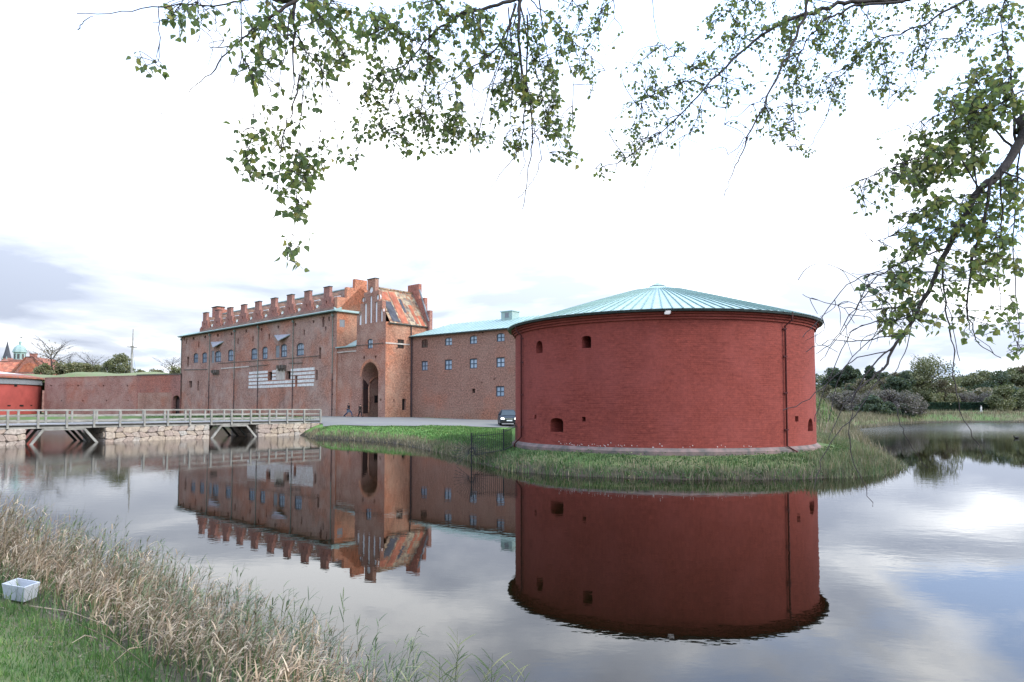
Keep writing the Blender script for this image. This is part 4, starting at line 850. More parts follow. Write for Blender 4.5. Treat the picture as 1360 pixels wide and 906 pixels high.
# ================================================================== IRON FENCE from the tower to the water
fence = thing('iron_fence', 'thin black iron fence with a fan of spikes running from round tower to water', 'fence', (-1.0, 33.4, 0))
PF = [(0.33, 35.3), (-.42, 33.3), (-1.9, 32.2)]; FZ = [h1(*p) for p in PF]; TZf = [FZ[0]+1.2, FZ[1]+1.1, 1.45]
FZ[2] = .32
lo = lambda p: (p[0]+1.0, p[1]-33.4)
for (x, y), z0, z1 in zip(PF, FZ, TZf):
    b = MB(); a = lo((x, y)); b.box(a[0]-.03, a[0]+.03, a[1]-.03, a[1]+.03, z0-.3, z1+.06); b.build('post', M['iron'], fence)
for i in range(2):
    a, c_ = lo(PF[i]), lo(PF[i+1])
    for dz0, dz1 in ((.12, .12), (None, None)):
        b = MB()
        if dz0: b.obox((a[0],a[1],FZ[i]+dz0), (c_[0],c_[1],FZ[i+1]+dz1), .03, .03)
        else: b.obox((a[0],a[1],TZf[i]-.18), (c_[0],c_[1],TZf[i+1]-.12), .025, .025)
        b.build('rail', M['iron'], fence)
    Ls = math.hypot(c_[0]-a[0], c_[1]-a[1]); nb_ = int(Ls/.115)
    for k in range(1, nb_):
        t = k/nb_; x = a[0]+(c_[0]-a[0])*t; y = a[1]+(c_[1]-a[1])*t; b = MB(); z0 = FZ[i]+(FZ[i+1]-FZ[i])*t; z1 = TZf[i]+(TZf[i+1]-TZf[i])*t
        b.tube([(x, y, z0+.02), (x, y, z1)], .011, 4); b.build('bar', M['iron'], fence)
a = lo(PF[2]); fd = Vector((PF[2][0]-PF[1][0], PF[2][1]-PF[1][1], 0)).normalized()
for k in range(26):
    th = R(-38+k*216/25*1.0) - R(90)*0 ; an = math.pi/2 + (k/25-.5)*R(250)
    dv = fd*math.sin(-(an-math.pi/2))*1.0 + Vector((0,0,1))*math.cos(an-math.pi/2)
    c0 = Vector((a[0], a[1], .62)); b = MB(); b.tube([c0+dv*.12, c0+dv*1.0], [.013, .009], 4); b.build('spike', M['iron'], fence)
b = MB(); b.tube([(a[0], a[1]-.02, .62-.04), (a[0], a[1]-.02, .66)], .06, 12); b.build('hub', M['iron'], fence)

# ================================================================== CAR
def carpaint():
    m, t, b = newmat('dark_blue_car_paint'); b.inputs['Base Color'].default_value = (.012, .02, .028, 1); b.inputs['Specular IOR Level'].default_value = .25; b.inputs['Roughness'].default_value = .55
    b.inputs['Coat Weight'].default_value = .12; return m
M['car'] = carpaint(); M['carglass'] = simple('car_glass', (.03, .045, .052, 1), .4, .2, 3); M['black'] = simple('black_plastic', (.012, .012, .012, 1), .6, .2, 5)
ml, tl, bl = newmat('lit_headlight'); bl.inputs['Emission Color'].default_value = (1, .97, .92, 1); bl.inputs['Emission Strength'].default_value = 3.0; M['lamp'] = ml
M['plate'] = simple('number_plate', (.7, .7, .68, 1), .5, .1, 5); M['chrome'] = simple('chrome_trim', (.35, .36, .38, 1), .25, .1, 5, metal=.8)
cxp = at(674.6, 566, 64.5); cz = h1(cxp.x, cxp.y)+.06
car = thing('parked_car', 'dark estate car with lit headlights parked beside the round tower', 'car', (cxp.x, cxp.y, cz), R(4))
def loft(name, secs_, mat, parent, bev=.03):
    """secs_: list of (y, halfwidth_bottom, halfwidth_top, z0, z1) sections along the car"""
    mb = MB(); vs = []
    for (y, wb, wt, z0, z1) in secs_:
        zm = z0+(z1-z0)*.45; wm_ = max(wb, wt)*1.02
        vs += [(-wb,y,z0),(-wm_,y,zm),(-wt,y,z1-.04),(-wt*.86,y,z1),(wt*.86,y,z1),(wt,y,z1-.04),(wm_,y,zm),(wb,y,z0)]
    n = 8; m_ = len(secs_); fs = [(i*n+k, i*n+(k+1) % n, (i+1)*n+(k+1) % n, (i+1)*n+k) for i in range(m_-1) for k in range(n)]+[tuple(range(n)), tuple(range(m_*n-1, (m_-1)*n-1, -1))]
    mb.add(vs, fs); o = mb.build(name, mat, parent, recalc=True); 
    md = o.modifiers.new('bevel', 'BEVEL'); md.width = bev; md.segments = 2; md.limit_method = 'ANGLE'; md.angle_limit = R(25); return o
loft('body', [(-2.2,.70,.66,.28,.62),(-2.05,.84,.78,.20,.72),(-1.2,.87,.84,.18,.86),(-.95,.87,.85,.18,.93),(1.9,.87,.84,.2,.95),(2.2,.84,.78,.3,.9)], M['car'], car)
loft('cabin', [(-1.0,.78,.74,.86,.92),(-.25,.78,.58,.86,1.38),(.3,.78,.60,.86,1.44),(1.6,.78,.60,.86,1.43),(2.1,.76,.62,.86,1.0)], M['car'], car)
b = MB(); b.add([(-.70,-1.03,.93),(.70,-1.03,.93),(.54,-.30,1.36),(-.54,-.30,1.36)], [(0,1,2,3)]); b.build('windscreen', M['carglass'], car)
for s_ in (-1, 1):
    b = MB(); b.add([(s_*.815,-.75,.95),(s_*.815,1.7,.95),(s_*.63,1.5,1.36),(s_*.63,-.2,1.36)], [(0,1,2,3)]); b.build('side_window', M['carglass'], car)
    b = MB(); b.prism([(s_*.46,.56),(s_*.78,.58),(s_*.76,.70),(s_*.5,.70)], -2.24, -2.0); b.build('headlight', M['lamp'], car)
    b = MB(); b.box(s_*.84-(.1 if s_ > 0 else .12), s_*.84+(.14 if s_ > 0 else .1), -.78, -.66, .93, 1.05); b.build('mirror', M['car'], car)
    for y in (-1.35, 1.35):
        b = MB(); b.tube([(s_*.66,y,.31),(s_*.86,y,.31)], .31, 18); wh = b.build('wheel', M['black'], car); b = MB(); b.tube([(s_*.80,y,.31),(s_*.875,y,.31)], .19, 12); b.build('rim', M['chrome'], wh)
b = MB(); b.box(-.42,.42,-2.25,-2.15,.55,.68)
b.build('grille', M['chrome'], car); b = MB(); b.box(-.80,.80,-2.26,-2.05,.22,.46); b.build('bumper', M['black'], car); b = MB(); b.box(-.26,.26,-2.285,-2.255,.40,.51); b.build('number_plate', M['plate'], car)

# ================================================================== PEOPLE
def skinned(name, verts, edges, radii, mat, parent, lv=1):
    me = bpy.data.meshes.new(name); me.from_pydata(verts, edges, []); o = bpy.data.objects.new(name, me); COL.objects.link(o)
    o.modifiers.new('skin', 'SKIN'); 
    for v, r in zip(me.skin_vertices[0].data, radii): v.radius = (r, r) if not hasattr(r, '__len__') else r
    me.skin_vertices[0].data[0].use_root = True
    sb = o.modifiers.new('sub', 'SUBSURF'); sb.levels = lv; sb.render_levels = lv
    dg = bpy.context.evaluated_depsgraph_get(); nm = bpy.data.meshes.new_from_object(o.evaluated_get(dg)); bpy.data.objects.remove(o)
    nm.materials.clear(); nm.materials.append(mat); nm.polygons.foreach_set('use_smooth', [True]*len(nm.polygons)); return link(name, nm, parent)
M['skin'] = simple('skin', (.45, .26, .19, 1), .6, .1, 5); M['hair'] = simple('dark_hair', (.015, .011, .01, 1), .7, .2, 5)
M['jacket_dark'] = simple('black_jacket', (.016, .014, .018, 1), .8, .3, 5); M['jeans'] = simple('blue_jeans', (.05, .07, .12, 1), .85, .3, 5); M['skirt_grey'] = simple('grey_blue_coat', (.12, .15, .18, 1), .85, .3, 5)
M['coat_brown'] = simple('dark_brown_coat', (.022, .014, .012, 1), .85, .3, 5)
def person(label, px, py, Y, faceang, stride, top, low, longcoat=False, height=1.72):
    p = at(px, py, Y); z = h1(p.x, p.y)+.055; t = thing('person', label, 'person', (p.x, p.y, z), faceang); s = height/1.72; t.scale = (s, s, s)
    q = stride      # walking along local +x
    J = {'pel': (0,0,.92), 'sp': (.02,0,1.15), 'ch': (.04,0,1.33), 'nk': (.05,0,1.46), 'hd': (.07,0,1.58), 'ht': (.07,0,1.67), 'hl': (0,.09,.88), 'hr': (0,-.09,.88), 'kl': (q*.45,.09,.50), 'kr': (-q*.12,-.09,.50),
         'al': (q*.52,.09,.09), 'ar': (-q*.62,-.09,.13), 'tl': (q*.52+.17,.09,.03), 'tr': (-q*.62+.15,-.09,.03), 'sl': (.04,.17,1.38), 'sr': (.04,-.17,1.38), 'el': (-q*.22,.24,1.12), 'er': (q*.25,-.24,1.12), 'wl': (-q*.22+.1,.25,.89), 'wr': (q*.42,-.22,.92), 'fl': (-q*.22+.14,.25,.80), 'fr': (q*.5,-.21,.85)}
    names = list(J); ed = [('pel','sp'),('sp','ch'),('ch','nk'),('nk','hd'),('hd','ht'),('pel','hl'),('hl','kl'),('kl','al'),('al','tl'),('pel','hr'),('hr','kr'),('kr','ar'),('ar','tr'),('ch','sl'),('sl','el'),('el','wl'),('wl','fl'),('ch','sr'),('sr','er'),('er','wr'),('wr','fr')]
    rad = {'pel':.13,'sp':.115,'ch':.14,'nk':.052,'hd':.092,'ht':.07,'hl':.09,'hr':.09,'kl':.06,'kr':.06,'al':.042,'ar':.042,'tl':.035,'tr':.035,'sl':.06,'sr':.06,'el':.042,'er':.042,'wl':.028,'wr':.028,'fl':.03,'fr':.03}
    idx = {n_: i for i, n_ in enumerate(names)}
    skinned('body', [J[n_] for n_ in names], [(idx[a], idx[b_]) for a, b_ in ed], [rad[n_] for n_ in names], M['skin'], t)
    def sub(nm, nodes, edges, grow, mat, over={}):
        P = [over.get(n_, J[n_]) for n_ in nodes]; ii = {n_: i for i, n_ in enumerate(nodes)}; return skinned(nm, P, [(ii[a], ii[b_]) for a, b_ in edges], [rad[n_]+grow for n_ in nodes], mat, t)
    sub('jacket', ['ch','sp','pel','sl','el','wl','sr','er','wr'], [('ch','sp'),('sp','pel'),('ch','sl'),('sl','el'),('el','wl'),('ch','sr'),('sr','er'),('er','wr')], .035, top)
    sub('trousers', ['pel','hl','kl','al','hr','kr','ar'], [('pel','hl'),('hl','kl'),('kl','al'),('pel','hr'),('hr','kr'),('kr','ar')], .028, low)
    if longcoat: b = MB(); b.tube([(.02,0,1.0),(.0,0,.75),(.0,0,.55)], [.17,.2,.22], 12); b.build('coat_skirt', top if longcoat is True else longcoat, t)
    b = MB(); b.tube([(.05,0,1.55),(.045,0,1.64),(.05,0,1.705)], [.094,.108,.05], 10); b.build('hair', M['hair'], t)
    for a_ in ('al', 'ar'):
        b = MB(); x_, y_, z_ = J[a_]; b.obox((x_-.06,y_,z_-.045),(x_+.2,y_,z_-.05),.1,.09); b.build('shoe', M['black'], t)
    for y_ in (-.095, .095): b = MB(); b.tube([(.07,y_-.01,1.6),(.07,y_+.01,1.6)], .025, 6); b.build('ear', M['skin'], t)
    b = MB(); b.tube([(.15,0,1.60),(.19,0,1.585)], [.012,.018], 5); b.build('nose', M['skin'], t)
    return t
person('person in dark jacket and blue jeans striding along the castle wall', 462.6, 553.6, 87.0, R(-25), 1.0, M['jacket_dark'], M['jeans'], M['skirt_grey'], 1.74)
person('person in long black coat standing just outside the arched gateway', 478.2, 552.6, 84.5, R(-35), .42, M['coat_brown'], M['jacket_dark'], True, 1.62)

# ================================================================== WHITE BOX on the near lawn
def near(px, py, z): d = ray(px, py); t = (z-EYE)/d[2]; return Vector((d[0]*t, d[1]*t, z))
zg = .80; rim = [near(*p, zg+.13) for p in ((2,775.4),(32.8,780.6),(53.8,773),(23.6,767.6))]; cb = sum(rim, Vector())/4
boxm = simple('white_polystyrene', (.44, .45, .47, 1), .8, .12, 9, bump=.3)
bx_ = thing('polystyrene_box', 'open white polystyrene box lying on the lawn against the reeds', 'box', (cb.x, cb.y, zg-.02))
lowr = [Vector((cb.x+(p.x-cb.x)*.82, cb.y+(p.y-cb.y)*.82, zg-.02)) for p in rim]; inr = [cb+(p-cb)*.86 for p in rim]; inb = [Vector((cb.x+(p.x-cb.x)*.72, cb.y+(p.y-cb.y)*.72, zg+.02)) for p in rim]
ofs = Vector((cb.x, cb.y, zg-.02)); Vs = [p-ofs for p in lowr+rim+inr+inb]
b = MB(); b.add(Vs, [(0,1,5,4),(1,2,6,5),(2,3,7,6),(3,0,4,7),(4,5,9,8),(5,6,10,9),(6,7,11,10),(7,4,8,11)]+[(8,9,13,12),(9,10,14,13),(10,11,15,14),(11,8,12,15)]+[(0,3,2,1)]); b.build('shell', boxm, bx_, recalc=False)
b = MB(); b.add(Vs[12:], [(0,1,2,3)]); b.build('inner_floor', boxm, bx_)

# ================================================================== GRASS AND REEDS (uncountable growth)
def blades(P, H, Wd, lean=.35, seg=2, az=None):
    """tapered bent blades rooted at P (n,3); returns verts, flat quad list"""
    n = len(P); a = rng.uniform(0, 2*math.pi, n) if az is None else az; b = rng.uniform(0, 2*math.pi, n)
    side = np.stack([np.cos(a), np.sin(a), np.zeros(n)], 1); bd = np.stack([np.cos(b), np.sin(b), np.zeros(n)], 1); ln = (rng.random(n)*lean)[:, None]
    V = []; F_ = []
    for k in range(seg+1):
        t = k/seg; c = P+np.array([0,0,1.])*(H*t)[:, None]*(1-.15*t*ln)+bd*ln*(H*t*t)[:, None]; wdt = (Wd*(1-t**1.5*.92))[:, None]
        V += [c-side*wdt/2, c+side*wdt/2]
    V = np.stack(V, 1).reshape(-1, 3); m = 2*(seg+1); base = np.arange(n)*m
    for k in range(seg): F_.append(np.stack([base+2*k, base+2*k+1, base+2*k+3, base+2*k+2], 1))
    return V, np.stack(F_, 1).reshape(-1, 4)
def sample(n, x0, x1, y0, y1, cond, zoff=0.):
    P = np.stack([rng.uniform(x0, x1, n), rng.uniform(y0, y1, n)], 1); d = sdist(P); k = cond(P, d); P = P[k]; return np.column_stack([P, hgt(P)+zoff]), d[k]
def grass(name, P, H, Wd, mat, lean=.4, seg=2, label=None):
    V, Fq = blades(P, H, Wd, lean, seg); o = link(name, npmesh(name, V, Fq.ravel(), 4, mat)); return tag(o, kind='stuff', label=label, cat='grass' if label else None)
rt = lambda P: np.hypot(P[:, 0]-TCX, P[:, 1]-TCY)
def inpath(P): return np.array([inside(tuple(p), PATH) for p in P])
clump = lambda P, s: (np.sin(P[:, 0]*s+1.3*np.sin(P[:, 1]*s*.7))*np.sin(P[:, 1]*s*1.1+1.7*np.sin(P[:, 0]*s*.6))+1)/2
P, d = sample(90000, -5, 21, 25, 46, lambda P, d: (d > -.08) & (rt(P) > TR+.2) & ((P[:, 1] < 34) | (d < 2.5)))
hh = (.08+.20*rng.random(len(P))+.14*np.exp(-np.maximum(d,0)/.5))*(.35+.75*clump(P, 1.7))*np.clip((rt(P)-TR)*.8, .35, 1); k = rng.random(len(P)) < .55+.4*clump(P, .9)
grass('bank_grass', P[k], hh[k], rng.uniform(.018, .045, k.sum()), M['grass_bank'], .7, label='rough green grass on the bank in front of the round tower')
P, d = sample(26000, -5, 21, 25, 46, lambda P, d: (d > -.25) & (d < .9) & (rt(P) > TR+.3))
k = rng.random(len(P)) < .25+.6*clump(P, 1.1)*(P[:, 0] > 6)+.25; P = P[k]; d = d[k]
grass('shore_grass', P, (.22+.25*rng.random(len(P))), rng.uniform(.014, .03, len(P)), M['dry_grass'], .6, label='dry grass stalks fringing the water under the round tower')
P, d = sample(60000, 12, 26, 26, 50, lambda P, d: (d > -.5) & (d < 4.5) & (rt(P) > TR+1.5))
P[:, 2] = np.maximum(P[:, 2], -.2); k = rng.random(len(P)) < .42; P = P[k]; d = d[k]
grass('sedge', P, (.22+.34*rng.random(len(P)))*(.6+.6*clump(P, .8))*np.where(P[:, 1] > 34, .6, 1), rng.uniform(.018, .035, len(P)), M['reed_green'], .7, 3, label='brownish sedge on the point right of the tower')
P, d = sample(26000, 12, 26, 26, 50, lambda P, d: (d > -.6) & (d < 3.5) & (rt(P) > TR+1.5))
grass('sedge', P[::2], (.2+.4*rng.random(len(P[::2])))*np.where(P[::2, 1] > 34, .55, 1), rng.uniform(.014, .03, len(P[::2])), M['crown_brown'], .7, 3, label='dark dead sedge on the point right of the tower')
P, d = sample(60000, -20, 0, 33, 64, lambda P, d: (d > -.1) & (d < 9))
k = ~inpath(P[:, :2]); P = P[k]; d = d[k]; near_ = d < .9
grass('lawn', P[~near_], .05+.08*rng.random((~near_).sum()), np.full((~near_).sum(), .05), M['grass_near'], .6, label='mown green lawn sloping below the castle path')
grass('shore_weeds', P[near_], .12+.35*rng.random(near_.sum())**2, rng.uniform(.03, .05, near_.sum()), M['dry_grass'], .7, label='pale weeds along the foot of the castle lawn')
P, d = sample(40000, 19, 46, 55, 90, lambda P, d: (d > -.2) & (P[:, 0] < 40))
grass('mound_grass', P, .1+.25*rng.random(len(P)), rng.uniform(.05, .1, len(P)), M['grass_near'], .6, label='bright green grass on the steep mound behind the tower')
P, d = sample(120000, 22, 130, 40, 140, lambda P, d: (d > -.8) & (d < 7))
grass('far_reeds', P, .35+.7*rng.random(len(P)), rng.uniform(.04, .1, len(P)), M['dry_grass'], .5, label='straw coloured reeds along the far shore of the moat')
P, d = sample(30000, -64, -22, 66, 120, lambda P, d: (d > -.2) & (d < 6))
grass('ditch_grass', P, .1+.25*rng.random(len(P)), rng.uniform(.05, .1, len(P)), M['grass_bank'], .5, label='grass strip at the foot of the castle behind the bridge')
# broad leaved herbs matted into the bank
P, d = sample(60000, -5, 20, 25, 44, lambda P, d: (d > .05) & (rt(P) > TR+.35) & ((P[:, 1] < 34) | (d < 2.5)))
P = P[rng.random(len(P)) < clump(P+3, 2.6)**1.2]; n = len(P); P[:, 2] += rng.random(n)*.16*(.3+clump(P, 2.6)); a = rng.normal(size=(n, 3)); a[:, 2] *= .5; a /= np.linalg.norm(a, axis=1)[:, None]; b_ = np.cross(a, rng.normal(size=(n, 3))); b_ /= np.linalg.norm(b_, axis=1)[:, None]; sz = rng.uniform(.02, .06, n)[:, None]
tag(link('bank_herbs', npmesh('bank_herbs', np.stack([P-a*sz, P+b_*sz*.6, P+a*sz, P-b_*sz*.6], 1).reshape(-1, 3), np.arange(4*n), 4, M['grass_bank'])), kind='stuff', label='low leafy herbs matted over the bank below the round tower', cat='herbs')
# near lawn
P, d = sample(130000, -8.5, .5, 2.6, 10.5, lambda P, d: (d > 1.62+.22*np.sin(P[:, 0]*2.3)+.1*np.sin(P[:, 0]*7.1)) & (P[:, 1]*-.78 < P[:, 0]+.3))
grass('near_lawn', P, .022+.045*rng.random(len(P))*(.5+clump(P, 2.2)), rng.uniform(.005, .010, len(P)), M['grass_near'], 1.0, label='short green lawn in the near left corner')
P, d = sample(9000, -8.5, .5, 2.6, 10.5, lambda P, d: (d > .8) & (d < 2.2))
grass('litter', P, .012+.04*rng.random(len(P)), rng.uniform(.006, .02, len(P)), M['dry_grass'], 6.0, label='flattened dead stalks on the muddy strip beside the lawn')

# reeds: stems with long drooping leaves
def leaves_on(P, H, LB, n_per, mat_len, up=.35):
    n = len(P)*n_per; idx = np.repeat(np.arange(len(P)), n_per); t = rng.uniform(.25, .97, n); az = rng.normal(.6, 1.1, n)
    dirh = np.stack([np.cos(az), np.sin(az), np.zeros(n)], 1); base = P[idx]+LB[idx]*(H[idx]*t*t)[:, None]+np.array([0,0,1.])*(H[idx]*t)[:, None]
    ln = mat_len*rng.uniform(.5, 1.2, n)*(1.15-.5*t); el = rng.uniform(.35, 1.2, n); dr = rng.uniform(.2, .9, n)
    V = []; side = np.stack([-np.sin(az), np.cos(az), np.zeros(n)], 1); wd = .0068*rng.uniform(.6, 1.3, n)
    for k in range(4):
        s = k/3; c = base+dirh*(ln*s*np.cos(el))[:, None]+np.array([0,0,1.])*(ln*(s*np.sin(el)-dr*s*s*.7))[:, None]; w_k = (wd*(.55+.9*s)*(1-s)**.6+.0012)[:, None]
        V += [c-side*w_k, c+side*w_k]
    V = np.stack(V, 1).reshape(-1, 3); b = np.arange(n)*8
    return V, np.stack([np.stack([b+2*k, b+2*k+1, b+2*k+3, b+2*k+2], 1) for k in range(3)], 1).reshape(-1, 4)
def reeds(name, P, H, label, mats, npl, ll, lean=.25, wd=.006, kind='stuff'):
    n = len(P); a = rng.normal(.5, .9, n); LB = np.stack([np.cos(a), np.sin(a), np.zeros(n)], 1)*(lean*rng.random(n))[:, None]
    V = []; 
    for k in range(5):
        s = k/4; c = P+LB*(H*s*s)[:, None]+np.array([0,0,1.])*(H*s)[:, None]; w_k = wd*(1-.7*s)/2
        for q in range(3): V.append(c+np.array([math.cos(q*2.094), math.sin(q*2.094), 0])*w_k)
    V = np.stack(V, 1).reshape(-1, 3); b = np.arange(n)*15; Fq = []
    for k in range(4):
        for q in range(3): Fq.append(np.stack([b+3*k+q, b+3*k+(q+1) % 3, b+3*k+3+(q+1) % 3, b+3*k+3+q], 1))
    Fq = np.stack(Fq, 1).reshape(-1, 4); V2, F2 = leaves_on(P, H, LB, npl, ll)
    VV = np.vstack([V, V2]); FF = np.vstack([Fq, F2+len(V)])
    o = link(name, npmesh(name, VV, FF.ravel(), 4, mats)); return tag(o, kind=kind, label=label, cat='reeds')
def belt(n, x0, x1, dmin, dmax):
    P, d = sample(n, x0, x1, 3.5, 20, lambda P, d: (d > dmin) & (d < dmax)); P[:, 2] = np.maximum(P[:, 2], -.15); return P, d
def tall(P): return np.interp(P[:, 0], [-16,-9,-7,-5.5,-4.5,-3.5,-1.8,-.6], [1.42,1.36,1.2,1.02,.88,.76,.72,.6])-np.maximum(P[:, 2], 0)*.65
P, d = belt(28000, -15, -1.5, -.5, 1.5); k = rng.random(len(P)) < .8*(.3+.9*clump(P, .9))*np.interp(P[:, 0], [-3.4, -1.6], [1, .45]); P = P[k]
reeds('reeds', P, tall(P)*rng.uniform(.55, 1.0, len(P)), 'dry straw brown reeds along the near bank', M['reed_dry'], 5, .26)
P, d = belt(12000, -15, -.9, -.8, .9); k = rng.random(len(P)) < .55*(.2+clump(P+5, 1.1)+.35*(P[:, 0] > -4)); P = P[k]
reeds('reeds', P, tall(P)*rng.uniform(.6, 1.08, len(P)), 'green leafed reeds standing among the dry ones by the near bank', M['reed_green'], 8, .28)
P, d = belt(30000, -15, -.8, -.2, 1.6)
reeds('reed_undergrowth', P[::2], tall(P[::2])*rng.uniform(.2, .5, len(P[::2])), 'tangled low dead undergrowth beneath the near reeds', M['reed_dry'], 3, .2, lean=.9)
P, d = belt(15000, -8, -.8, .2, 2.0)
grass('reed_undergrowth', P, .12+.22*rng.random(len(P)), rng.uniform(.006, .014, len(P)), M['grass_bank'], .8, label='green grass at the foot of the near reeds')
# single reed plants in front of the dark water
SINGLE = [(607,905,836,'tall thin reed'), (640,903,878,'short spiky reed'), (588,906,862,'bushy green reed'), (652,906,868,'slanting reed'), (560,906,880,'small reed'), (690,906,884,'leaning bright green reed')]
WHERE = ['standing alone left of the dark tower reflection', 'just right of the tallest lone reed', 'left of the tallest lone reed', 'with fine tips furthest into the pale reflection', 'nearest the thick reeds', 'at the very bottom beside the tower reflection']
for (px, pyb, pyt, nm), wh in zip(SINGLE, WHERE):
    Y = 5.9; p = at(px, 960, Y); top_ = at(px, pyt, Y).z; zb = -.05; t = thing('reed_plant', nm+' '+wh, 'reed', (p.x, Y, zb), 0, 'lone reeds in the water')
    for s_ in range(3 if 'bushy' in nm else 2):
        hh_ = (top_-zb)*(1-.1*s_); dx_ = random.uniform(-.1, .1)*s_; b = MB(); lx = random.uniform(-.1, .16); pts = [Vector((dx_+lx*q*q, .02*s_, hh_*q)) for q in (0, .35, .7, 1)]
        b.tube(pts, [.004, .0035, .0025, .001], 4); st = b.build('stem', M['reed_green'], t)
        for q in range(9):
            f = .35+.62*q/9; c = pts[0].lerp(pts[3], f); c.x = dx_+lx*f*f; az = (0.2 if q % 2 else 2.9)+random.uniform(-.5, .5); el = random.uniform(.6, 1.15); ln = random.uniform(.12, .26); b = MB(); vs = []
            for s in range(4):
                ss = s/3; cc = c+Vector((math.cos(az)*math.cos(el), math.sin(az)*math.cos(el), 0))*ln*ss+Vector((0,0,1))*ln*(ss*math.sin(el)-.25*ss*ss); wk = .007*(.6+.8*ss)*(1-ss)**.6+.0006; sd_ = Vector((-math.sin(az)*.5, .3, .75)).normalized()*wk
                vs += [cc-sd_, cc+sd_]
            b.add(vs, [(0,1,3,2),(2,3,5,4),(4,5,7,6)]); b.build('leaf', M['reed_green'], t)

# ================================================================== TREES
def crown(n, blobs, size, flat=1.0):
    """leaf clumps over and inside overlapping blobs"""
    w_ = np.array([b[3]**2*b[5] if len(b) > 5 else b[3]**2 for b in blobs]); idx = rng.choice(len(blobs), n, p=w_/w_.sum()); B_ = np.array([b[:5] for b in blobs])[idx]
    dv = rng.normal(size=(n, 3)); dv /= np.linalg.norm(dv, axis=1)[:, None]; r = rng.random(n)**.38*(.86+.28*rng.random(n)); C = B_[:, :3]+dv*r[:, None]*np.stack([B_[:, 3], B_[:, 3], B_[:, 4]], 1)
    a = rng.normal(size=(n, 3)); a /= np.linalg.norm(a, axis=1)[:, None]; b = np.cross(a, rng.normal(size=(n, 3))); b /= np.linalg.norm(b, axis=1)[:, None]; s = (size*rng.uniform(.45, 1.25, n))[:, None]
    V = np.stack([C-a*s, C+b*s*.55, C+a*s, C-b*s*.55], 1).reshape(-1, 3); return V, np.arange(4*n)
def blobset(hgt_, wid, n, z0=.35, seed=0, conif=False):
    r = random.Random(seed); out = []
    for i in range(n):
        z = hgt_*(z0+(1-z0)*r.random()**.8*.88); t = (z/hgt_-z0)/(1-z0)
        wr = wid/2*((1-t)*.95+.08 if conif else math.sqrt(max(.06, 1-(t*1.15-.25)**2)))
        an = r.random()*6.283; q = r.random()**.5*wr*.72; out.append((q*math.cos(an), q*math.sin(an), z, wid*r.uniform(.12, .2), wid*r.uniform(.10, .17)))
    return out
def trunkmesh(h_, r0, nb, seed, spread=.35, twigs=0):
    r = random.Random(seed); b = MB(); b.tube([(0,0,-.5),(0.02*h_,0,h_*.3),(.0,.02*h_,h_*.6),(.03*h_,0,h_*.88)], [r0,r0*.8,r0*.5,r0*.15], 7)
    for i in range(nb):
        z = h_*r.uniform(.28, .75); an = r.random()*6.283; ln = h_*spread*r.uniform(.6, 1.1); p = Vector((.01*h_,.01*h_,z)); q = p+Vector((math.cos(an), math.sin(an), r.uniform(.5, 1.1)))*ln*.5; e = q+Vector((math.cos(an+r.uniform(-.4,.4)), math.sin(an+r.uniform(-.4,.4)), r.uniform(.2, .9)))*ln*.5
        b.tube([p, q, e], [r0*.38, r0*.22, r0*.07], 5)
        for k in range(twigs):
            f = r.random(); s = p.lerp(q, f) if r.random() < .3 else q.lerp(e, f); a2 = an+r.uniform(-1.2, 1.2); l2 = ln*r.uniform(.2, .5); m_ = s+Vector((math.cos(a2), math.sin(a2), r.uniform(.3, 1.2)))*l2*.5; e2 = m_+Vector((math.cos(a2+.4), math.sin(a2+.4), r.uniform(.0, .7)))*l2*.6
            b.tube([s, m_, e2], [r0*.12, r0*.08, r0*.03], 3, cap=False)
    return b
TEMP = {}
def tree_template(key, mat, h_, wid, n, size, nb=8, z0=.3, seed=1, conif=False, blobs=16, twigs=0, spread=.35, tr=.22):
    V, Fq = crown(n, blobset(h_, wid, blobs, z0, seed, conif), size); b = trunkmesh(h_, tr, nb, seed, spread, twigs); o = b.build('trunk', M['bark']); tm = o.data; bpy.data.objects.remove(o)
    TEMP[key] = (npmesh('crown', V, Fq, 4, M[mat]), tm)
tree_template('oak', 'crown_olive', 12, 11, 5200, .34, seed=3); tree_template('oak2', 'crown_brown', 12, 12, 4800, .34, seed=8); tree_template('dark', 'crown_dark', 12, 10, 5200, .36, seed=5, z0=.2)
tree_template('pine', 'crown_dark', 14, 7, 4200, .34, seed=6, conif=True, z0=.22); tree_template('dark2', 'crown_dark', 11, 13, 5600, .36, seed=11, z0=.15, blobs=22); tree_template('olive2', 'crown_olive', 11, 13, 5600, .34, seed=12, z0=.2, blobs=22)
tree_template('bushgrey', 'crown_grey', 2.9, 5.2, 7500, .115, seed=13, z0=.12, blobs=16, tr=.08); tree_template('bushdark', 'crown_dark', 2.4, 3.6, 3000, .15, seed=14, z0=.1, tr=.08); tree_template('bushgreen', 'crown_olive', 4.5, 6.5, 4200, .22, seed=15, z0=.12, blobs=20, tr=.1)
tree_template('airy', 'crown_olive', 11.8, 13.5, 7000, .26, seed=17, z0=.12, blobs=34, nb=18, twigs=6); tree_template('bare', 'crown_brown', 8, 8, 500, .14, seed=18, z0=.3, blobs=20, nb=16, twigs=9, spread=.5, tr=.2)
tree_template('bushbrown', 'crown_pale', 3.2, 4.2, 2600, .17, seed=19, z0=.1, tr=.08)
def tree(key, px, Y, zb, sc_, label, cat='tree', name='tree', group=None, rz=None, sx_=1.0, z_top=None):
    X = ray(px, 500)[0]*Y/ray(px, 500)[1]; cm, tm = TEMP[key]; t = thing(name, label, cat, (X, Y, zb if zb is not None else h1(X, Y)-.1), random.uniform(0, 6.28) if rz is None else rz, group); t.scale = (sc_*sx_, sc_*sx_, sc_)
    link('crown', cm, t); link('trunk', tm, t); return t
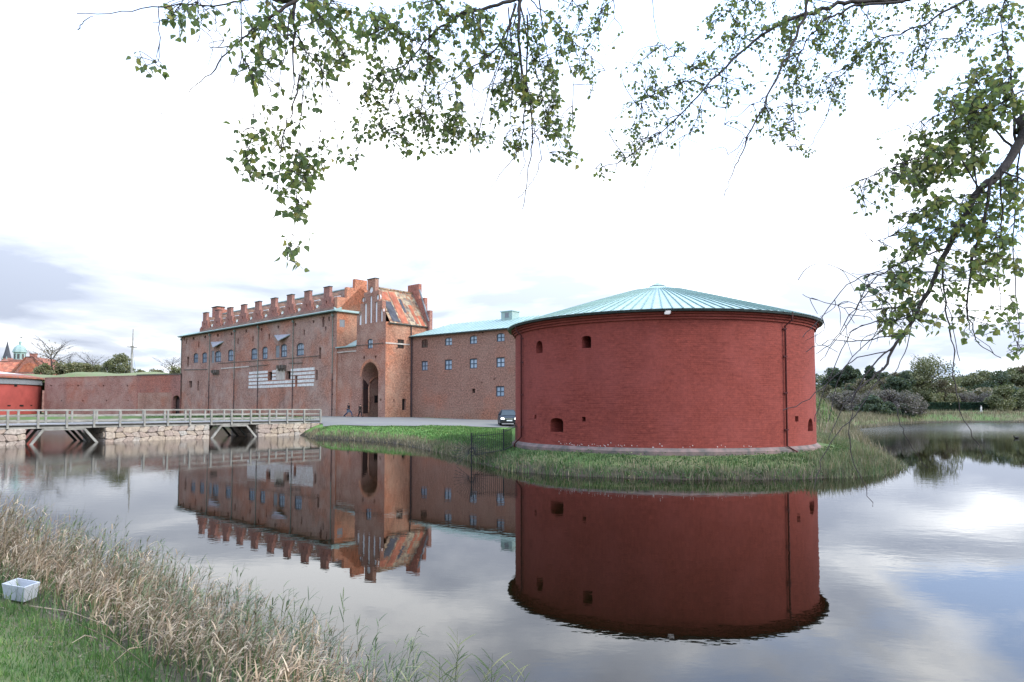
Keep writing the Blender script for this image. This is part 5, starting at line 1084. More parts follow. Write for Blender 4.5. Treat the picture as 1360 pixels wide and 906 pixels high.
tree_template('under0', 'crown_dark', 5.5, 8, 3200, .3, seed=21, z0=.02); tree_template('under1', 'crown_brown', 5, 8, 3200, .3, seed=22, z0=.02)
G1 = 'trees in the wood across the water'
rowA = [('dark2',1080,215,1.1),('olive2',1098,205,1.0),('dark',1112,195,1.05),('pine',1129,190,1.06),('pine',1138,200,1.0),('dark2',1148,190,.95),('pine',1157,185,1.03),('dark',1168,195,.96),('oak2',1178,185,.88),('dark2',1192,190,.97),('dark',1204,180,.92),
        ('dark2',1284,200,.98),('oak',1297,190,.95),('olive2',1311,200,1.06),('dark2',1324,185,.98),('pine',1336,205,.98),('oak',1346,190,1.02),('dark2',1360,195,1.12),('oak2',1374,190,1.1),('dark',1392,185,1.2),('dark2',1270,210,.95),('dark2',1225,215,.98),('dark2',1248,215,.98)]
desc = {'dark2':'broad dark evergreen tree','olive2':'broad olive green tree','dark':'round dark green tree','pine':'pointed dark conifer','oak2':'brownish autumn tree','oak':'muted green oak'}
ORD = ['first','second','third','fourth','fifth','sixth','seventh','eighth','ninth','tenth','eleventh','twelfth']
rowA = sorted(rowA, key=lambda q: q[1]); cnt = {}
for i, (k_, px, Y, s) in enumerate(rowA):
    side = 'between tower and big pale tree' if px < 1215 else ('behind the big pale tree' if px < 1276 else 'above the dark hedge')
    kk = (desc[k_]+side); cnt[kk] = cnt.get(kk, 0)+1; side = side+', '+ORD[cnt[kk]-1]+' such from left'
    tree(k_, px, Y, None, s*(.93+.02*(i % 3)), desc[k_]+' '+side, group=G1)
for i, (k_, px, Y, s) in enumerate([('oak2',1100,150,.50),('olive2',1112,140,.44),('oak2',1122,150,.52),('dark',1136,145,.50),('oak2',1150,140,.58),('oak',1164,150,.56),('oak2',1176,145,.56),('dark',1190,140,.62),('dark2',1201,150,.55)]):
    tree(k_, px, Y, None, s, desc[k_].replace('broad ', 'low ')+', '+ORD[i]+' from the left above the grey shrubs', group=G1)
tree('airy', 1237, 150, None, 1.0, 'large loose pale olive tree standing alone before the wood', sx_=.9, rz=.6)
tree('pine', 1205, 140, None, .62, 'small dark conifer just left of the large pale tree')
tree('oak', 1222, 148, None, .6, 'small round tree at the left foot of the large pale tree'); tree('oak2', 1255, 146, None, .55, 'small rusty autumn tree at the right foot of the large pale tree')
for i, (k_, px, Y, s, lb) in enumerate([('bushgrey',1120,117,1.29,'twiggy grey purple shrub nearest the green mound'),('bushgrey',1139,119,1.43,'twiggy grey purple shrub second from the green mound'),('bushdark',1152,113,1.36,'dark green bush with bare shrubs around it'),('bushdark',1163,114,1.29,'dark green bush right of the other dark bush'),('bushgrey',1170,123,1.50,'twiggy grey purple shrub behind the dark bushes'),
        ('bushgrey',1190,121,1.47,'rounded grey shrub close to the water'),('bushgrey',1206,123,1.29,'rounded grey shrub at the right end of the shrub row'),('bushdark',1201,119,0.95,'low dark bush under the last grey shrub'),('bushdark',1182,118,0.98,'low dark bush under the rounded grey shrub'),
        ('bushbrown',1247,139,1.15,'orange brown shrub left behind the hedge'),('bushbrown',1262,139,1.1,'orange brown shrub behind the hedge, second from left'),('bushgrey',1280,142,1.2,'grey shrub behind the hedge'),('bushgrey',1300,142,1.3,'tall grey shrub behind the hedge left of the round green bush'),('bushgreen',1331,134,1.08,'large round green bush in front of the hedge'),('bushgreen',1362,136,1.0,'green bush at the right end of the hedge')]):
    tree(k_, px, Y, None, s, lb, 'shrub', 'shrub', 'shrubs across the water')
ORD.append('thirteenth')
for i in range(13):
    px = 1080+i*26; tree('under'+str(i % 2), px, 172+(i % 3)*5, None, 1.0+.2*(i % 4)/3, 'dim understorey bush, '+ORD[i]+' from the left under the wood', 'shrub', 'shrub', 'understorey bushes of the wood', sx_=1.6)
# clipped hedge with a rough face of small leaves
hx0, hx1 = at(1222, 540, 138).x, at(1400, 540, 138).x; zb = h1((hx0+hx1)/2, 138)-.2
hd = thing('hedge', 'long dark clipped hedge beyond the far lawn', 'hedge', (hx0, 138, zb)); n = 26000; Lh = hx1-hx0
C = np.stack([rng.uniform(0, Lh, n), rng.uniform(-.7, .7, n), rng.uniform(0, 1.72, n)], 1); f = rng.random(n); C[f < .6, 1] = -.7+.12*rng.random((f < .6).sum()); C[f > .8, 2] = 1.68+.09*rng.random((f > .8).sum())
a = rng.normal(size=(n, 3)); a /= np.linalg.norm(a, axis=1)[:, None]; b_ = np.cross(a, rng.normal(size=(n, 3))); b_ /= np.linalg.norm(b_, axis=1)[:, None]
V = np.stack([C-a*.13, C+b_*.09, C+a*.13, C-b_*.09], 1).reshape(-1, 3); link('foliage', npmesh('foliage', V, np.arange(4*n), 4, M['crown_hedge']), hd)
b = MB(); b.box(0, Lh, -.6, .6, -.3, 1.62); b.build('core', M['crown_hedge'], hd)
p = at(1303, 541, 133); z_ = h1(p.x, 133); st = thing('garden_statue', 'small white garden figure on a post before the dark hedge', 'statue', (p.x, 133, z_))
b = MB(); b.box(-.16,.16,-.16,.16,-.1,.35); b.build('pedestal', M['white'], st); b = MB(); b.tube([(0,0,.35),(0,0,.6),(.02,0,.85),(0,0,.98)], [.13,.17,.15,.06], 8); b.build('torso', M['white'], st); b = MB(); b.tube([(0,0,.95),(0,0,1.08),(0,0,1.2)], [.06,.12,.04], 8); b.build('head', M['pale'], st)

# rampart behind the curtain wall, with its trees
prof = [(1.45,6.6),(3,8.0),(7,8.6),(14,9.0),(24,8.7),(34,6.5),(44,2.5),(50,-.5)]; b = MB(); xs2 = np.linspace(-16, LC+2, 30); vs = []
for x in xs2:
    for y, z in prof: vs.append((x, y, z+.35*math.sin(x*.33+y*.2)*(0 if y < 2 else 1)+(.5*math.exp(-((x-28)/4)**2) if y > 5 else 0)-(0 if y < 2 else .9*min(1, max(0, (x-12)/8)))))
m_ = len(prof); b.add(vs, [(i*m_+j, (i+1)*m_+j, (i+1)*m_+j+1, i*m_+j+1) for i in range(29) for j in range(m_-1)], smooth=True)
b.add([vs[j] for j in range(m_)], [tuple(range(m_))]); b.add([vs[29*m_+j] for j in range(m_)], [tuple(range(m_))])
rp = b.build('rampart', simple('rough_grass_slope', (.15, .20, .08, 1), .95, .4, 1.2, c2=(.20, .18, .10, 1), bump=.8), None, (FC.o[0], FC.o[1], 1.3), FC.ang); tag(rp, kind='structure')
G2 = 'trees on the rampart behind the curtain wall'
for k_, px, Y, s, sxx, lb in [('bare',68,165,.98,1.1,'bare spreading tree right of the red gabled house'),('bushbrown',80,160,1.0,1.3,'brownish bush below the bare spreading tree'),('bushbrown',60,158,.9,1.2,'brownish bush close to the red gabled house'),('bare',90,170,.6,1.0,'small bare tree in the gap left of the rampart crest'),
        ('bushbrown',98,162,1.05,1.2,'brown bush left of the twin bare crowns'),('bare',123,168,.66,1.0,'small bare tree with dense twigs mid rampart'),('bushbrown',112,162,1.0,1.2,'brown bush under the small bare tree'),('bushbrown',128,164,1.0,1.0,'brown bush left of the largest rampart bush'),('bushgreen',143,158,.72,.8,'olive bush joined to the largest rampart bush'),
        ('bushgreen',160,156,.98,.72,'largest olive bush on the rampart just left of the mast'),('bushbrown',186,170,.8,1.1,'thin low bush just right of the mast'),('bushbrown',205,172,.85,1.3,'olive brown bush on the knoll right of the mast'),('bare',228,172,.62,1.2,'thin bare tree beside the castle corner'),('bushbrown',232,168,.95,1.3,'grey brown bush beside the castle corner'),('bushbrown',218,170,.6,1.2,'low bush between knoll and castle corner')]:
    tree(k_, px, Y, 9.2 if Y < 163 else 8.9, s*1.25, lb, 'tree' if k_ == 'bare' else 'shrub', 'tree' if k_ == 'bare' else 'shrub', G2, sx_=sxx)
# mast
p = at(174.8, 490, 152); ms_ = thing('flag_mast', 'tall grey ship style mast with a crossyard on the rampart', 'mast', (p.x, 152, 8.6)); zt = at(175, 437, 152).z-8.6; zy = at(175, 461.3, 152).z-8.6
b = MB(); b.tube([(0,0,-.8),(0,0,zy+.2)], [.24,.17], 8); b.build('lower_mast', M['wood'], ms_); b = MB(); b.tube([(.12,0,zy-.5),(.12,0,zt)], [.15,.08], 8); b.build('topmast', M['wood'], ms_)
b = MB(); b.tube([(-1.15,.1,zy+.15),(0,0,zy),(1.2,-.1,zy-.12)], [.07,.11,.07], 6); b.build('yard', M['wood'], ms_); b = MB(); b.box(-.3,.35,-.25,.25,zy+.15,zy+.25); b.build('top_platform', M['wood'], ms_)
for e in ((-1.6,.8),(1.7,-.6)): b = MB(); b.tube([(e[0],e[1],-.8),(0,0,zy+.2)], .02, 3); b.build('stay', M['iron'], ms_)
# far town buildings
def far(px, py, Y): return at(px, py, Y)
h = at(38, 500, 185); hs_ = thing('brick_house', 'red brick gabled house with chimney beyond the bastion', 'house', (h.x, 185, 1.3), R(10)); m2 = 185/907
zA = at(38, 474.5, 185).z-1.3; zE_ = at(38, 499, 185).z-1.3
b = MB(); b.box(-5.0, 5.6, 0, 12, -1, zE_); b.build('wall', M['brick_dormer'], hs_); b = MB(); b.prism([(-5,zE_),(5.6,zE_),(1.2,zA),(-.9,zA)], 0, .5); b.build('gable', M['brick_dormer'], hs_)
b = MB(); b.add([(-5.4,-.2,zE_-.3),(-.9,-.2,zA+.15),(-.9,12,zA+.15),(-5.4,12,zE_-.3),(6,-.2,zE_-.3),(1.2,-.2,zA+.15),(1.2,12,zA+.15),(6,12,zE_-.3)], [(0,1,2,3),(5,4,7,6),(1,5,6,2)]); b.prism([(-5.4,zE_-.35),(-.9,zA+.1),(-.9,zA-.4),(-5.0,zE_-.8)], -.25, .1); b.prism([(6,zE_-.35),(1.2,zA+.1),(1.2,zA-.4),(5.6,zE_-.8)], -.25, .1); b.build('roof', M['tile_red'], hs_)
b = MB(); b.box(-.4, 1.0, 1, 2.2, zA-.5, zA+.95); b.box(-.5, 1.1, .9, 2.3, zA+.95, zA+1.1); b.build('chimney', M['brick_dormer'], hs_)
b = MB(); b.prism([(-2.6,zE_+1.0),(3.2,zE_+1.0),(1.6,zE_+3.1),(.3,zE_+3.6),(-1.2,zE_+3.0)], -.12, .0); b.build('gable_panel', M['tile_orange'], hs_)
h = at(4, 490, 200); h2 = thing('brick_house', 'orange tiled roof of a long house at the left edge', 'house', (h.x-9, 200, 1.3), R(6)); zA = at(4, 479.5, 200).z-1.3; zE_ = at(4, 494, 200).z-1.3
b = MB(); b.box(-6, 12.5, 0, 9, -1, zE_); b.build('wall', M['brick_dormer'], h2); b = MB(); b.add([(-6.3,-.4,zE_),(12.8,-.4,zE_),(12.8,4.5,zA),(-6.3,4.5,zA),(-6.3,9.4,zE_),(12.8,9.4,zE_)], [(0,1,2,3),(3,2,5,4),(1,5,2)]); b.build('roof', M['tile_orange'], h2)
h = at(26, 480, 230); cup = thing('cupola_tower', 'green copper domed cupola tower with a small lantern and vane', 'cupola', (h.x, 230, 1.3)); zz = lambda py: at(26, py, 230).z-1.3
b = MB(); b.box(-2.2,2.2,-2.2,2.2,-1,zz(478)); b.build('base', M['brick_dormer'], cup)
def prof_obj(nm, prof, mat, par, n=16): b = MB(); lathe(b, prof, n); return b.build(nm, mat, par)
prof_obj('drum', [(1.75,zz(480)),(1.75,zz(468.5)),(2.15,zz(468.3)),(2.15,zz(467.3))], M['copper'], cup, 8); prof_obj('dome', [(2.1,zz(467.3)),(1.9,zz(464.5)),(1.55,zz(461.5)),(.95,zz(459)),(.4,zz(458))], M['copper'], cup, 8)
prof_obj('lantern', [(.3,zz(458)),(.35,zz(455.5)),(.5,zz(455)),(.2,zz(453)),(.04,zz(451.5)),(.04,zz(447.5))], M['copper'], cup, 8); b = MB(); b.box(0,.7,-.02,.02,zz(448.6),zz(447.4)); b.build('vane', M['iron'], cup)
for k in range(8):
    an = R(22.5)+k*math.pi/4; b = MB(); b.box(-.03,.03,-.35,.35,zz(477),zz(470.5)); b.build('window', M['glass_dark'], cup, (1.63*math.cos(an),1.63*math.sin(an),0), an)
h = at(9.2, 480, 320); sp_ = thing('church_spire', 'slim grey church spire left of the green cupola', 'spire', (h.x, 320, 1.3)); zz = lambda py: at(9, py, 320).z-1.3
b = MB(); b.box(-1.5,1.5,-1.5,1.5,-1,zz(475.5)); b.build('tower_shaft', M['brick_dormer'], sp_); prof_obj('spire', [(1.75,zz(475.5)),(1.0,zz(467)),(.1,zz(454)),(.03,zz(452.5))], M['tile_dark'], sp_, 8)
for s_ in (-1, 1): b = MB(); b.prism([(-.3,zz(477.5)),(.3,zz(477.5)),(0,zz(473.5))], -1.7, -1.5); b.build('small_gable', M['copper'], sp_, (s_*1.0,0,0))
h = at(12, 483, 260); h3 = thing('brick_house', 'far low brick house with pale dormers under the church spire', 'house', (h.x, 260, 1.3)); zz = lambda py: at(12, py, 260).z-1.3
b = MB(); b.box(-3.5,2.2,0,8,-1,zz(480)); b.build('wall', M['brick_curtain'], h3); b = MB(); b.add([(-3.8,-.3,zz(480)),(2.5,-.3,zz(480)),(1.6,4,zz(475)),(-3,4,zz(475)),(-3.8,8.3,zz(480)),(2.5,8.3,zz(480))],[(0,1,2,3),(3,2,5,4),(1,5,2),(0,3,4)]); b.build('roof', M['tile_red'], h3)

# ================================================================== OVERHANGING POPLAR
TX, TY = 9.6, 1.2; zt0_ = h1(TX, TY); pop = thing('poplar_tree', 'overhanging poplar whose leafy branches hang across the top of the picture', 'tree', (TX, TY, zt0_)); PO = Vector((TX, TY, zt0_))
def smooth(pts, n=4):
    out = []
    for i in range(len(pts)-1):
        p0_, p1_, p2_, p3_ = pts[max(i-1,0)], pts[i], pts[i+1], pts[min(i+2,len(pts)-1)]
        for k in range(n):
            t = k/n; out.append(.5*((2*p1_)+(-p0_+p2_)*t+(2*p0_-5*p1_+4*p2_-p3_)*t*t+(-p0_+3*p1_-3*p2_+p3_)*t*t*t))
    return out+[pts[-1]]
trunk = [Vector(p)-PO for p in ((TX,TY,zt0_-.4),(TX-.1,TY+.1,2.6),(TX-.5,TY+.2,4.6),(TX-.9,TY+.5,6.6),(TX-1.2,TY+.7,8.8))]
b = MB(); b.tube(smooth(trunk), [.46-.017*i for i in range(17)], 14); b.build('trunk', M['bark'], pop)
CT = Vector((TX-1.1, TY+.6, 7.6))-PO
SK = {g: [] for g in 'LMRB'}
LIMB = MB(); limb_objs = []
def branch(g, pts, D, r0, r1, wob=.02, own=None):
    W3 = []
    for i, (px, py) in enumerate(pts):
        dd = D[0]+(D[1]-D[0])*i/max(1, len(pts)-1); W3.append(at(px, py, dd)-PO)
    S = smooth(W3, 4)
    for i in range(1, len(S)-1): S[i] = S[i]+Vector((random.gauss(0, wob), random.gauss(0, wob), random.gauss(0, wob)))*.5
    gm2 = {'L': 1., 'M': 1.35, 'R': 1.6, 'B': 1.05}[g]; r1 = max(r1, .0026*gm2); r0 = max(r0, .0034*gm2)*(1.1 if r0 < .03 else .92); rr = [r1+(r0-r1)*(1-i/(len(S)-1))**1.45 for i in range(len(S))]; SK[g] += S; mb = MB(); mb.tube(S, rr, 6 if r0 > .01 else 4); return mb.build('branch', M['bark'] if r0 > .012 else M['twig'], pop), S
def feeder(name, pts, r0, r1): mb = MB(); S = smooth([Vector(p)-PO if not isinstance(p, tuple) or True else p for p in pts], 5); mb.tube(S, [r0+(r1-r0)*i/(len(S)-1) for i in range(len(S))], 10); return mb.build(name, M['bark'], pop)
A0 = PO+CT
# limbs that carry the visible sprays, running back to the trunk above the frame
eL = at(392, -70, 5.0); eL2 = at(392, 0, 4.9); feeder('limb', [A0, (5,2.6,9.4), (1.0,4.0,8.6), tuple(eL), tuple(eL2)], .16, .022)
eM = at(700, -70, 6.6); feeder('limb', [A0+Vector((0,0,-.3)), (5,3.6,9.2), (2.4,5.4,8.6), tuple(eM), tuple(at(691, 0, 6.5))], .15, .028)
eR = at(1190, -60, 8.0); feeder('limb', [A0+Vector((0,0,-.6)), (8.2,4.5,8.8), tuple(at(1330, -60, 8.0)), tuple(at(1189, 0, 8.2))], .16, .05)
eB = at(1420, 130, 5.6); feeder('limb', [A0+Vector((.1,-.1,-1.4)), (7.0,3.6,6.3), tuple(eB), tuple(at(1360, 172, 5.8))], .15, .052)
BR = [
 ('L',[(392,0),(375,-12),(330,0),(300,5),(219,8),(160,15),(102,18)],(4.9,4.6),.011,.002),('L',[(330,0),(270,-6),(190,-2),(118,0)],(4.8,4.6),.008,.002),('L',[(394,0),(362,22),(334,40),(310,60),(279,64)],(4.9,4.7),.014,.003),('L',[(310,60),(290,85),(267,107),(240,130),(213,153)],(4.7,4.6),.006,.002),
 ('L',[(391,0),(389,40),(390,100),(386,133)],(4.9,4.9),.013,.003),('L',[(385,10),(380,60),(371,112)],(4.8,4.8),.006,.002),('L',[(320,0),(321,67),(338,107),(334,167),(328,207),(332,240)],(4.8,4.6),.005,.0015),('L',[(398,99),(386,150),(378,167),(370,230),(370,274),(358,296),(346,306)],(4.9,4.8),.006,.0012),
 ('L',[(402,105),(398,190),(394,258),(390,298),(382,345)],(4.9,4.8),.005,.0012),('L',[(394,60),(418,79),(440,120),(457,149)],(4.9,4.9),.006,.0015),('L',[(410,0),(442,44),(460,80),(473,115)],(5,5),.008,.002),('L',[(211,8),(212,40),(211,75),(205,83)],(4.7,4.6),.003,.001),('L',[(322,67),(318,90),(309,112)],(4.8,4.8),.004,.001),
 ('L',[(262,-5),(265,30),(262,56)],(4.8,4.8),.003,.001),('L',[(352,100),(362,130),(361,180)],(4.9,4.8),.003,.001),('L',[(424,60),(428,140),(423,196)],(4.9,4.9),.003,.001),('L',[(432,110),(446,160),(447,196)],(4.9,4.9),.003,.001),('L',[(240,8),(222,25),(203,30)],(4.7,4.7),.003,.001),('L',[(290,62),(296,52),(288,42),(276,42)],(4.7,4.7),.003,.001),('L',[(103,40),(112,28),(124,22)],(4.6,4.6),.003,.001),
 ('L',[(440,0),(430,20),(400,34),(345,40)],(4.9,4.8),.006,.002),('L',[(400,38),(372,60),(352,100)],(4.9,4.8),.005,.002),
 ('M',[(690,-5),(660,8),(629,15),(601,25),(570,49),(543,83),(499,105),(481,151),(468,213)],(6.5,6.3),.018,.002),('M',[(577,-3),(588,12),(601,24)],(6.4,6.4),.012,.010),('M',[(543,83),(522,120),(515,150),(512,176)],(6.3,6.3),.006,.002),('M',[(691,0),(688,56),(697,111),(706,145),(707,198),(701,230),(694,278)],(6.5,6.4),.017,.002),
 ('M',[(700,20),(700,100),(695,170),(682,210),(651,249)],(6.5,6.4),.010,.002),('M',[(707,160),(713,182),(719,204),(712,232),(700,250),(688,263)],(6.5,6.4),.006,.0012),('M',[(685,5),(672,45),(648,74),(604,105),(580,125)],(6.5,6.4),.013,.003),('M',[(680,30),(662,85),(648,124),(634,185)],(6.5,6.4),.008,.002),('M',[(716,0),(722,46),(732,95),(741,131)],(6.6,6.6),.009,.002),
 ('M',[(705,0),(728,22),(759,52),(785,76),(804,94)],(6.6,6.6),.008,.002),('M',[(690,0),(700,50),(716,110),(726,150)],(6.6,6.5),.010,.002),('M',[(686,20),(668,80),(655,110),(650,165)],(6.5,6.4),.007,.002),('M',[(760,0),(790,40),(800,10)],(6.6,6.6),.003,.001),('M',[(815,-5),(815,23),(804,40)],(6.6,6.6),.005,.002),('M',[(865,-5),(870,30),(877,58)],(6.8,6.8),.005,.002),
 ('M',[(675,10),(680,90),(679,150),(682,175)],(6.5,6.5),.008,.002),('M',[(700,10),(712,60),(722,100),(733,150),(740,180)],(6.5,6.5),.006,.001),('M',[(640,85),(628,100),(629,135),(640,152)],(6.4,6.4),.004,.001),('M',[(604,105),(606,140),(602,170)],(6.4,6.4),.004,.001),('M',[(520,100),(490,120),(455,150)],(6.3,6.3),.004,.001),('M',[(560,60),(520,40),(490,45)],(6.3,6.3),.006,.002),('M',[(570,50),(566,100),(558,150)],(6.3,6.3),.005,.001),
 ('M',[(707,180),(720,170),(732,212)],(6.4,6.4),.002,.001),('M',[(690,190),(697,216),(688,235)],(6.4,6.4),.003,.001),('M',[(745,60),(760,100),(760,150)],(6.6,6.6),.004,.001),
 ('R',[(1200,-2),(1150,2),(1113,4),(1070,19),(1040,30),(1002,53),(965,88),(942,111),(910,145),(878,175),(831,209),(791,224)],(8.2,7.6),.034,.003),('R',[(935,113),(915,108),(899,111),(870,126),(844,137)],(8,7.8),.012,.002),('R',[(1080,-8),(1074,0),(1057,47),(1040,85),(1019,128),(993,183),(980,215),(972,234),(962,260)],(7.6,7.3),.019,.003),
 ('R',[(1200,2),(1142,6),(1120,16),(1095,26),(1078,45),(1062,72),(1055,110),(1053,150),(1057,195)],(8.1,7.8),.016,.003),('R',[(1290,-5),(1262,13),(1235,28),(1202,43),(1170,50),(1155,55),(1138,75),(1121,90),(1095,102)],(8.2,8),.014,.003),('R',[(1236,-5),(1229,15),(1223,30),(1217,60),(1211,92)],(8,8),.009,.002),('R',[(1155,57),(1120,98),(1103,115),(1072,135)],(8,7.9),.006,.0015),
 ('R',[(1110,105),(1100,150),(1080,190)],(8,7.9),.004,.001),('R',[(1019,128),(995,142),(970,157)],(7.5,7.5),.007,.003),('R',[(996,180),(985,196),(973,222)],(7.4,7.4),.005,.002),('R',[(992,182),(975,200),(967,206)],(7.4,7.4),.004,.001),('R',[(1002,53),(985,50),(975,50)],(8,8),.006,.003),('R',[(940,114),(920,170),(905,190),(902,240)],(7.9,7.8),.004,.001),('R',[(965,90),(966,120),(962,165)],(7.9,7.9),.004,.001),
 ('R',[(878,176),(868,210),(855,255)],(7.7,7.7),.003,.001),('R',[(1142,6),(1160,40),(1168,60),(1180,110),(1179,145)],(8.1,8.1),.006,.001),('R',[(1108,50),(1110,70),(1108,90)],(8,8),.004,.001),('R',[(1320,10),(1290,30),(1270,48),(1240,55),(1200,70)],(8.2,8.1),.006,.001),('R',[(1075,20),(1090,60),(1060,90)],(8,8),.004,.001),('R',[(960,90),(920,90),(880,60)],(8,7.9),.005,.001),('R',[(1110,5),(1010,-8),(960,20)],(8.2,8),.007,.002),
 ('B',[(1364,168),(1345,205),(1324,234),(1296,258),(1269,309),(1245,360),(1218,415),(1192,455),(1172,490),(1143,512),(1120,540),(1100,585)],(5.8,5.2),.050,.0022),('B',[(1322,236),(1318,240),(1306,299),(1292,341),(1283,401),(1290,430),(1301,457),(1329,475)],(5.6,5.4),.016,.002),('B',[(1250,350),(1255,400),(1262,440),(1268,466),(1268,509),(1282,559),(1303,599),(1302,614)],(5.4,5.2),.007,.001),
 ('B',[(1278,146),(1320,140),(1360,120)],(5.9,6.0),.004,.008),('B',[(1296,256),(1290,190),(1278,146),(1236,158),(1197,170)],(5.7,5.7),.006,.001),('B',[(1300,250),(1264,197),(1230,205),(1199,216),(1150,238),(1118,251)],(5.6,5.5),.007,.001),('B',[(1296,258),(1240,270),(1190,310),(1160,322)],(5.6,5.5),.006,.001),('B',[(1258,330),(1225,338),(1185,355),(1150,385),(1120,440),(1088,480)],(5.4,5.2),.007,.001),
 ('B',[(1245,362),(1205,364),(1165,362),(1125,378),(1092,420),(1066,448)],(5.4,5.1),.006,.001),('B',[(1232,390),(1190,408),(1130,410),(1095,402),(1066,391)],(5.3,5.1),.005,.001),('B',[(1228,395),(1190,380),(1160,385),(1135,410),(1108,450),(1084,470)],(5.3,5.1),.006,.001),('B',[(1218,415),(1180,428),(1150,430),(1125,450),(1095,520),(1082,560)],(5.3,5.1),.005,.001),
 ('B',[(1205,438),(1170,450),(1130,454),(1100,452),(1070,468)],(5.2,5.1),.005,.001),('B',[(1196,450),(1165,478),(1135,520),(1131,549),(1129,600),(1145,640),(1159,673)],(5.2,5.0),.006,.0012),('B',[(1160,493),(1175,515),(1189,539),(1196,565),(1206,585),(1232,622)],(5.2,5.1),.004,.001),('B',[(1172,488),(1150,530),(1120,570),(1090,610),(1082,650)],(5.2,5.0),.004,.001),('B',[(1185,465),(1140,475),(1110,500),(1075,530),(1040,545)],(5.2,5.0),.004,.001),
 ('B',[(1240,372),(1215,420),(1200,470),(1188,500)],(5.4,5.3),.005,.001),('B',[(1262,320),(1250,380),(1262,420),(1275,480)],(5.4,5.4),.005,.001),('B',[(1330,225),(1330,300),(1325,350),(1330,420)],(5.6,5.6),.008,.002),('B',[(1355,190),(1350,260),(1345,330),(1352,410),(1350,470)],(5.8,5.8),.008,.001),('B',[(1330,228),(1360,240),(1380,262)],(5.6,5.6),.01,.004),('B',[(1283,300),(1240,305),(1210,330)],(5.5,5.5),.006,.001),
 ('B',[(1283,398),(1288,430),(1292,445),(1330,476)],(5.4,5.4),.004,.001),('B',[(1345,200),(1320,170),(1300,120),(1290,90)],(5.9,6.1),.012,.003),('B',[(1350,190),(1345,130),(1340,80),(1330,30),(1335,0)],(5.9,6.3),.013,.004),('B',[(1220,410),(1175,436),(1120,490),(1100,560)],(5.3,5.1),.004,.001),('B',[(1210,430),(1178,400),(1140,370),(1085,350),(1060,372)],(5.3,5.1),.004,.001)]
for g, pts, D, r0, r1 in BR: branch(g, pts, D, r0, r1, .012 if g != 'R' else .02)
def leafverts(s=1.0):      # deltoid poplar leaf, stalk at origin, tip down, slightly folded
    return np.array([(0,0,0),(0,0,-.25),(.34,.05,-.42),(.42,.07,-.62),(.20,.02,-.98),(0,-.03,-1.30),(-.20,.02,-.98),(-.42,.07,-.62),(-.34,.05,-.42),(0,-.02,-.7)])*s
LF = [(1,9,3,2),(9,5,4,3),(1,8,7,9),(9,7,6,5)]
LEAVES = []     # (matrix, size)
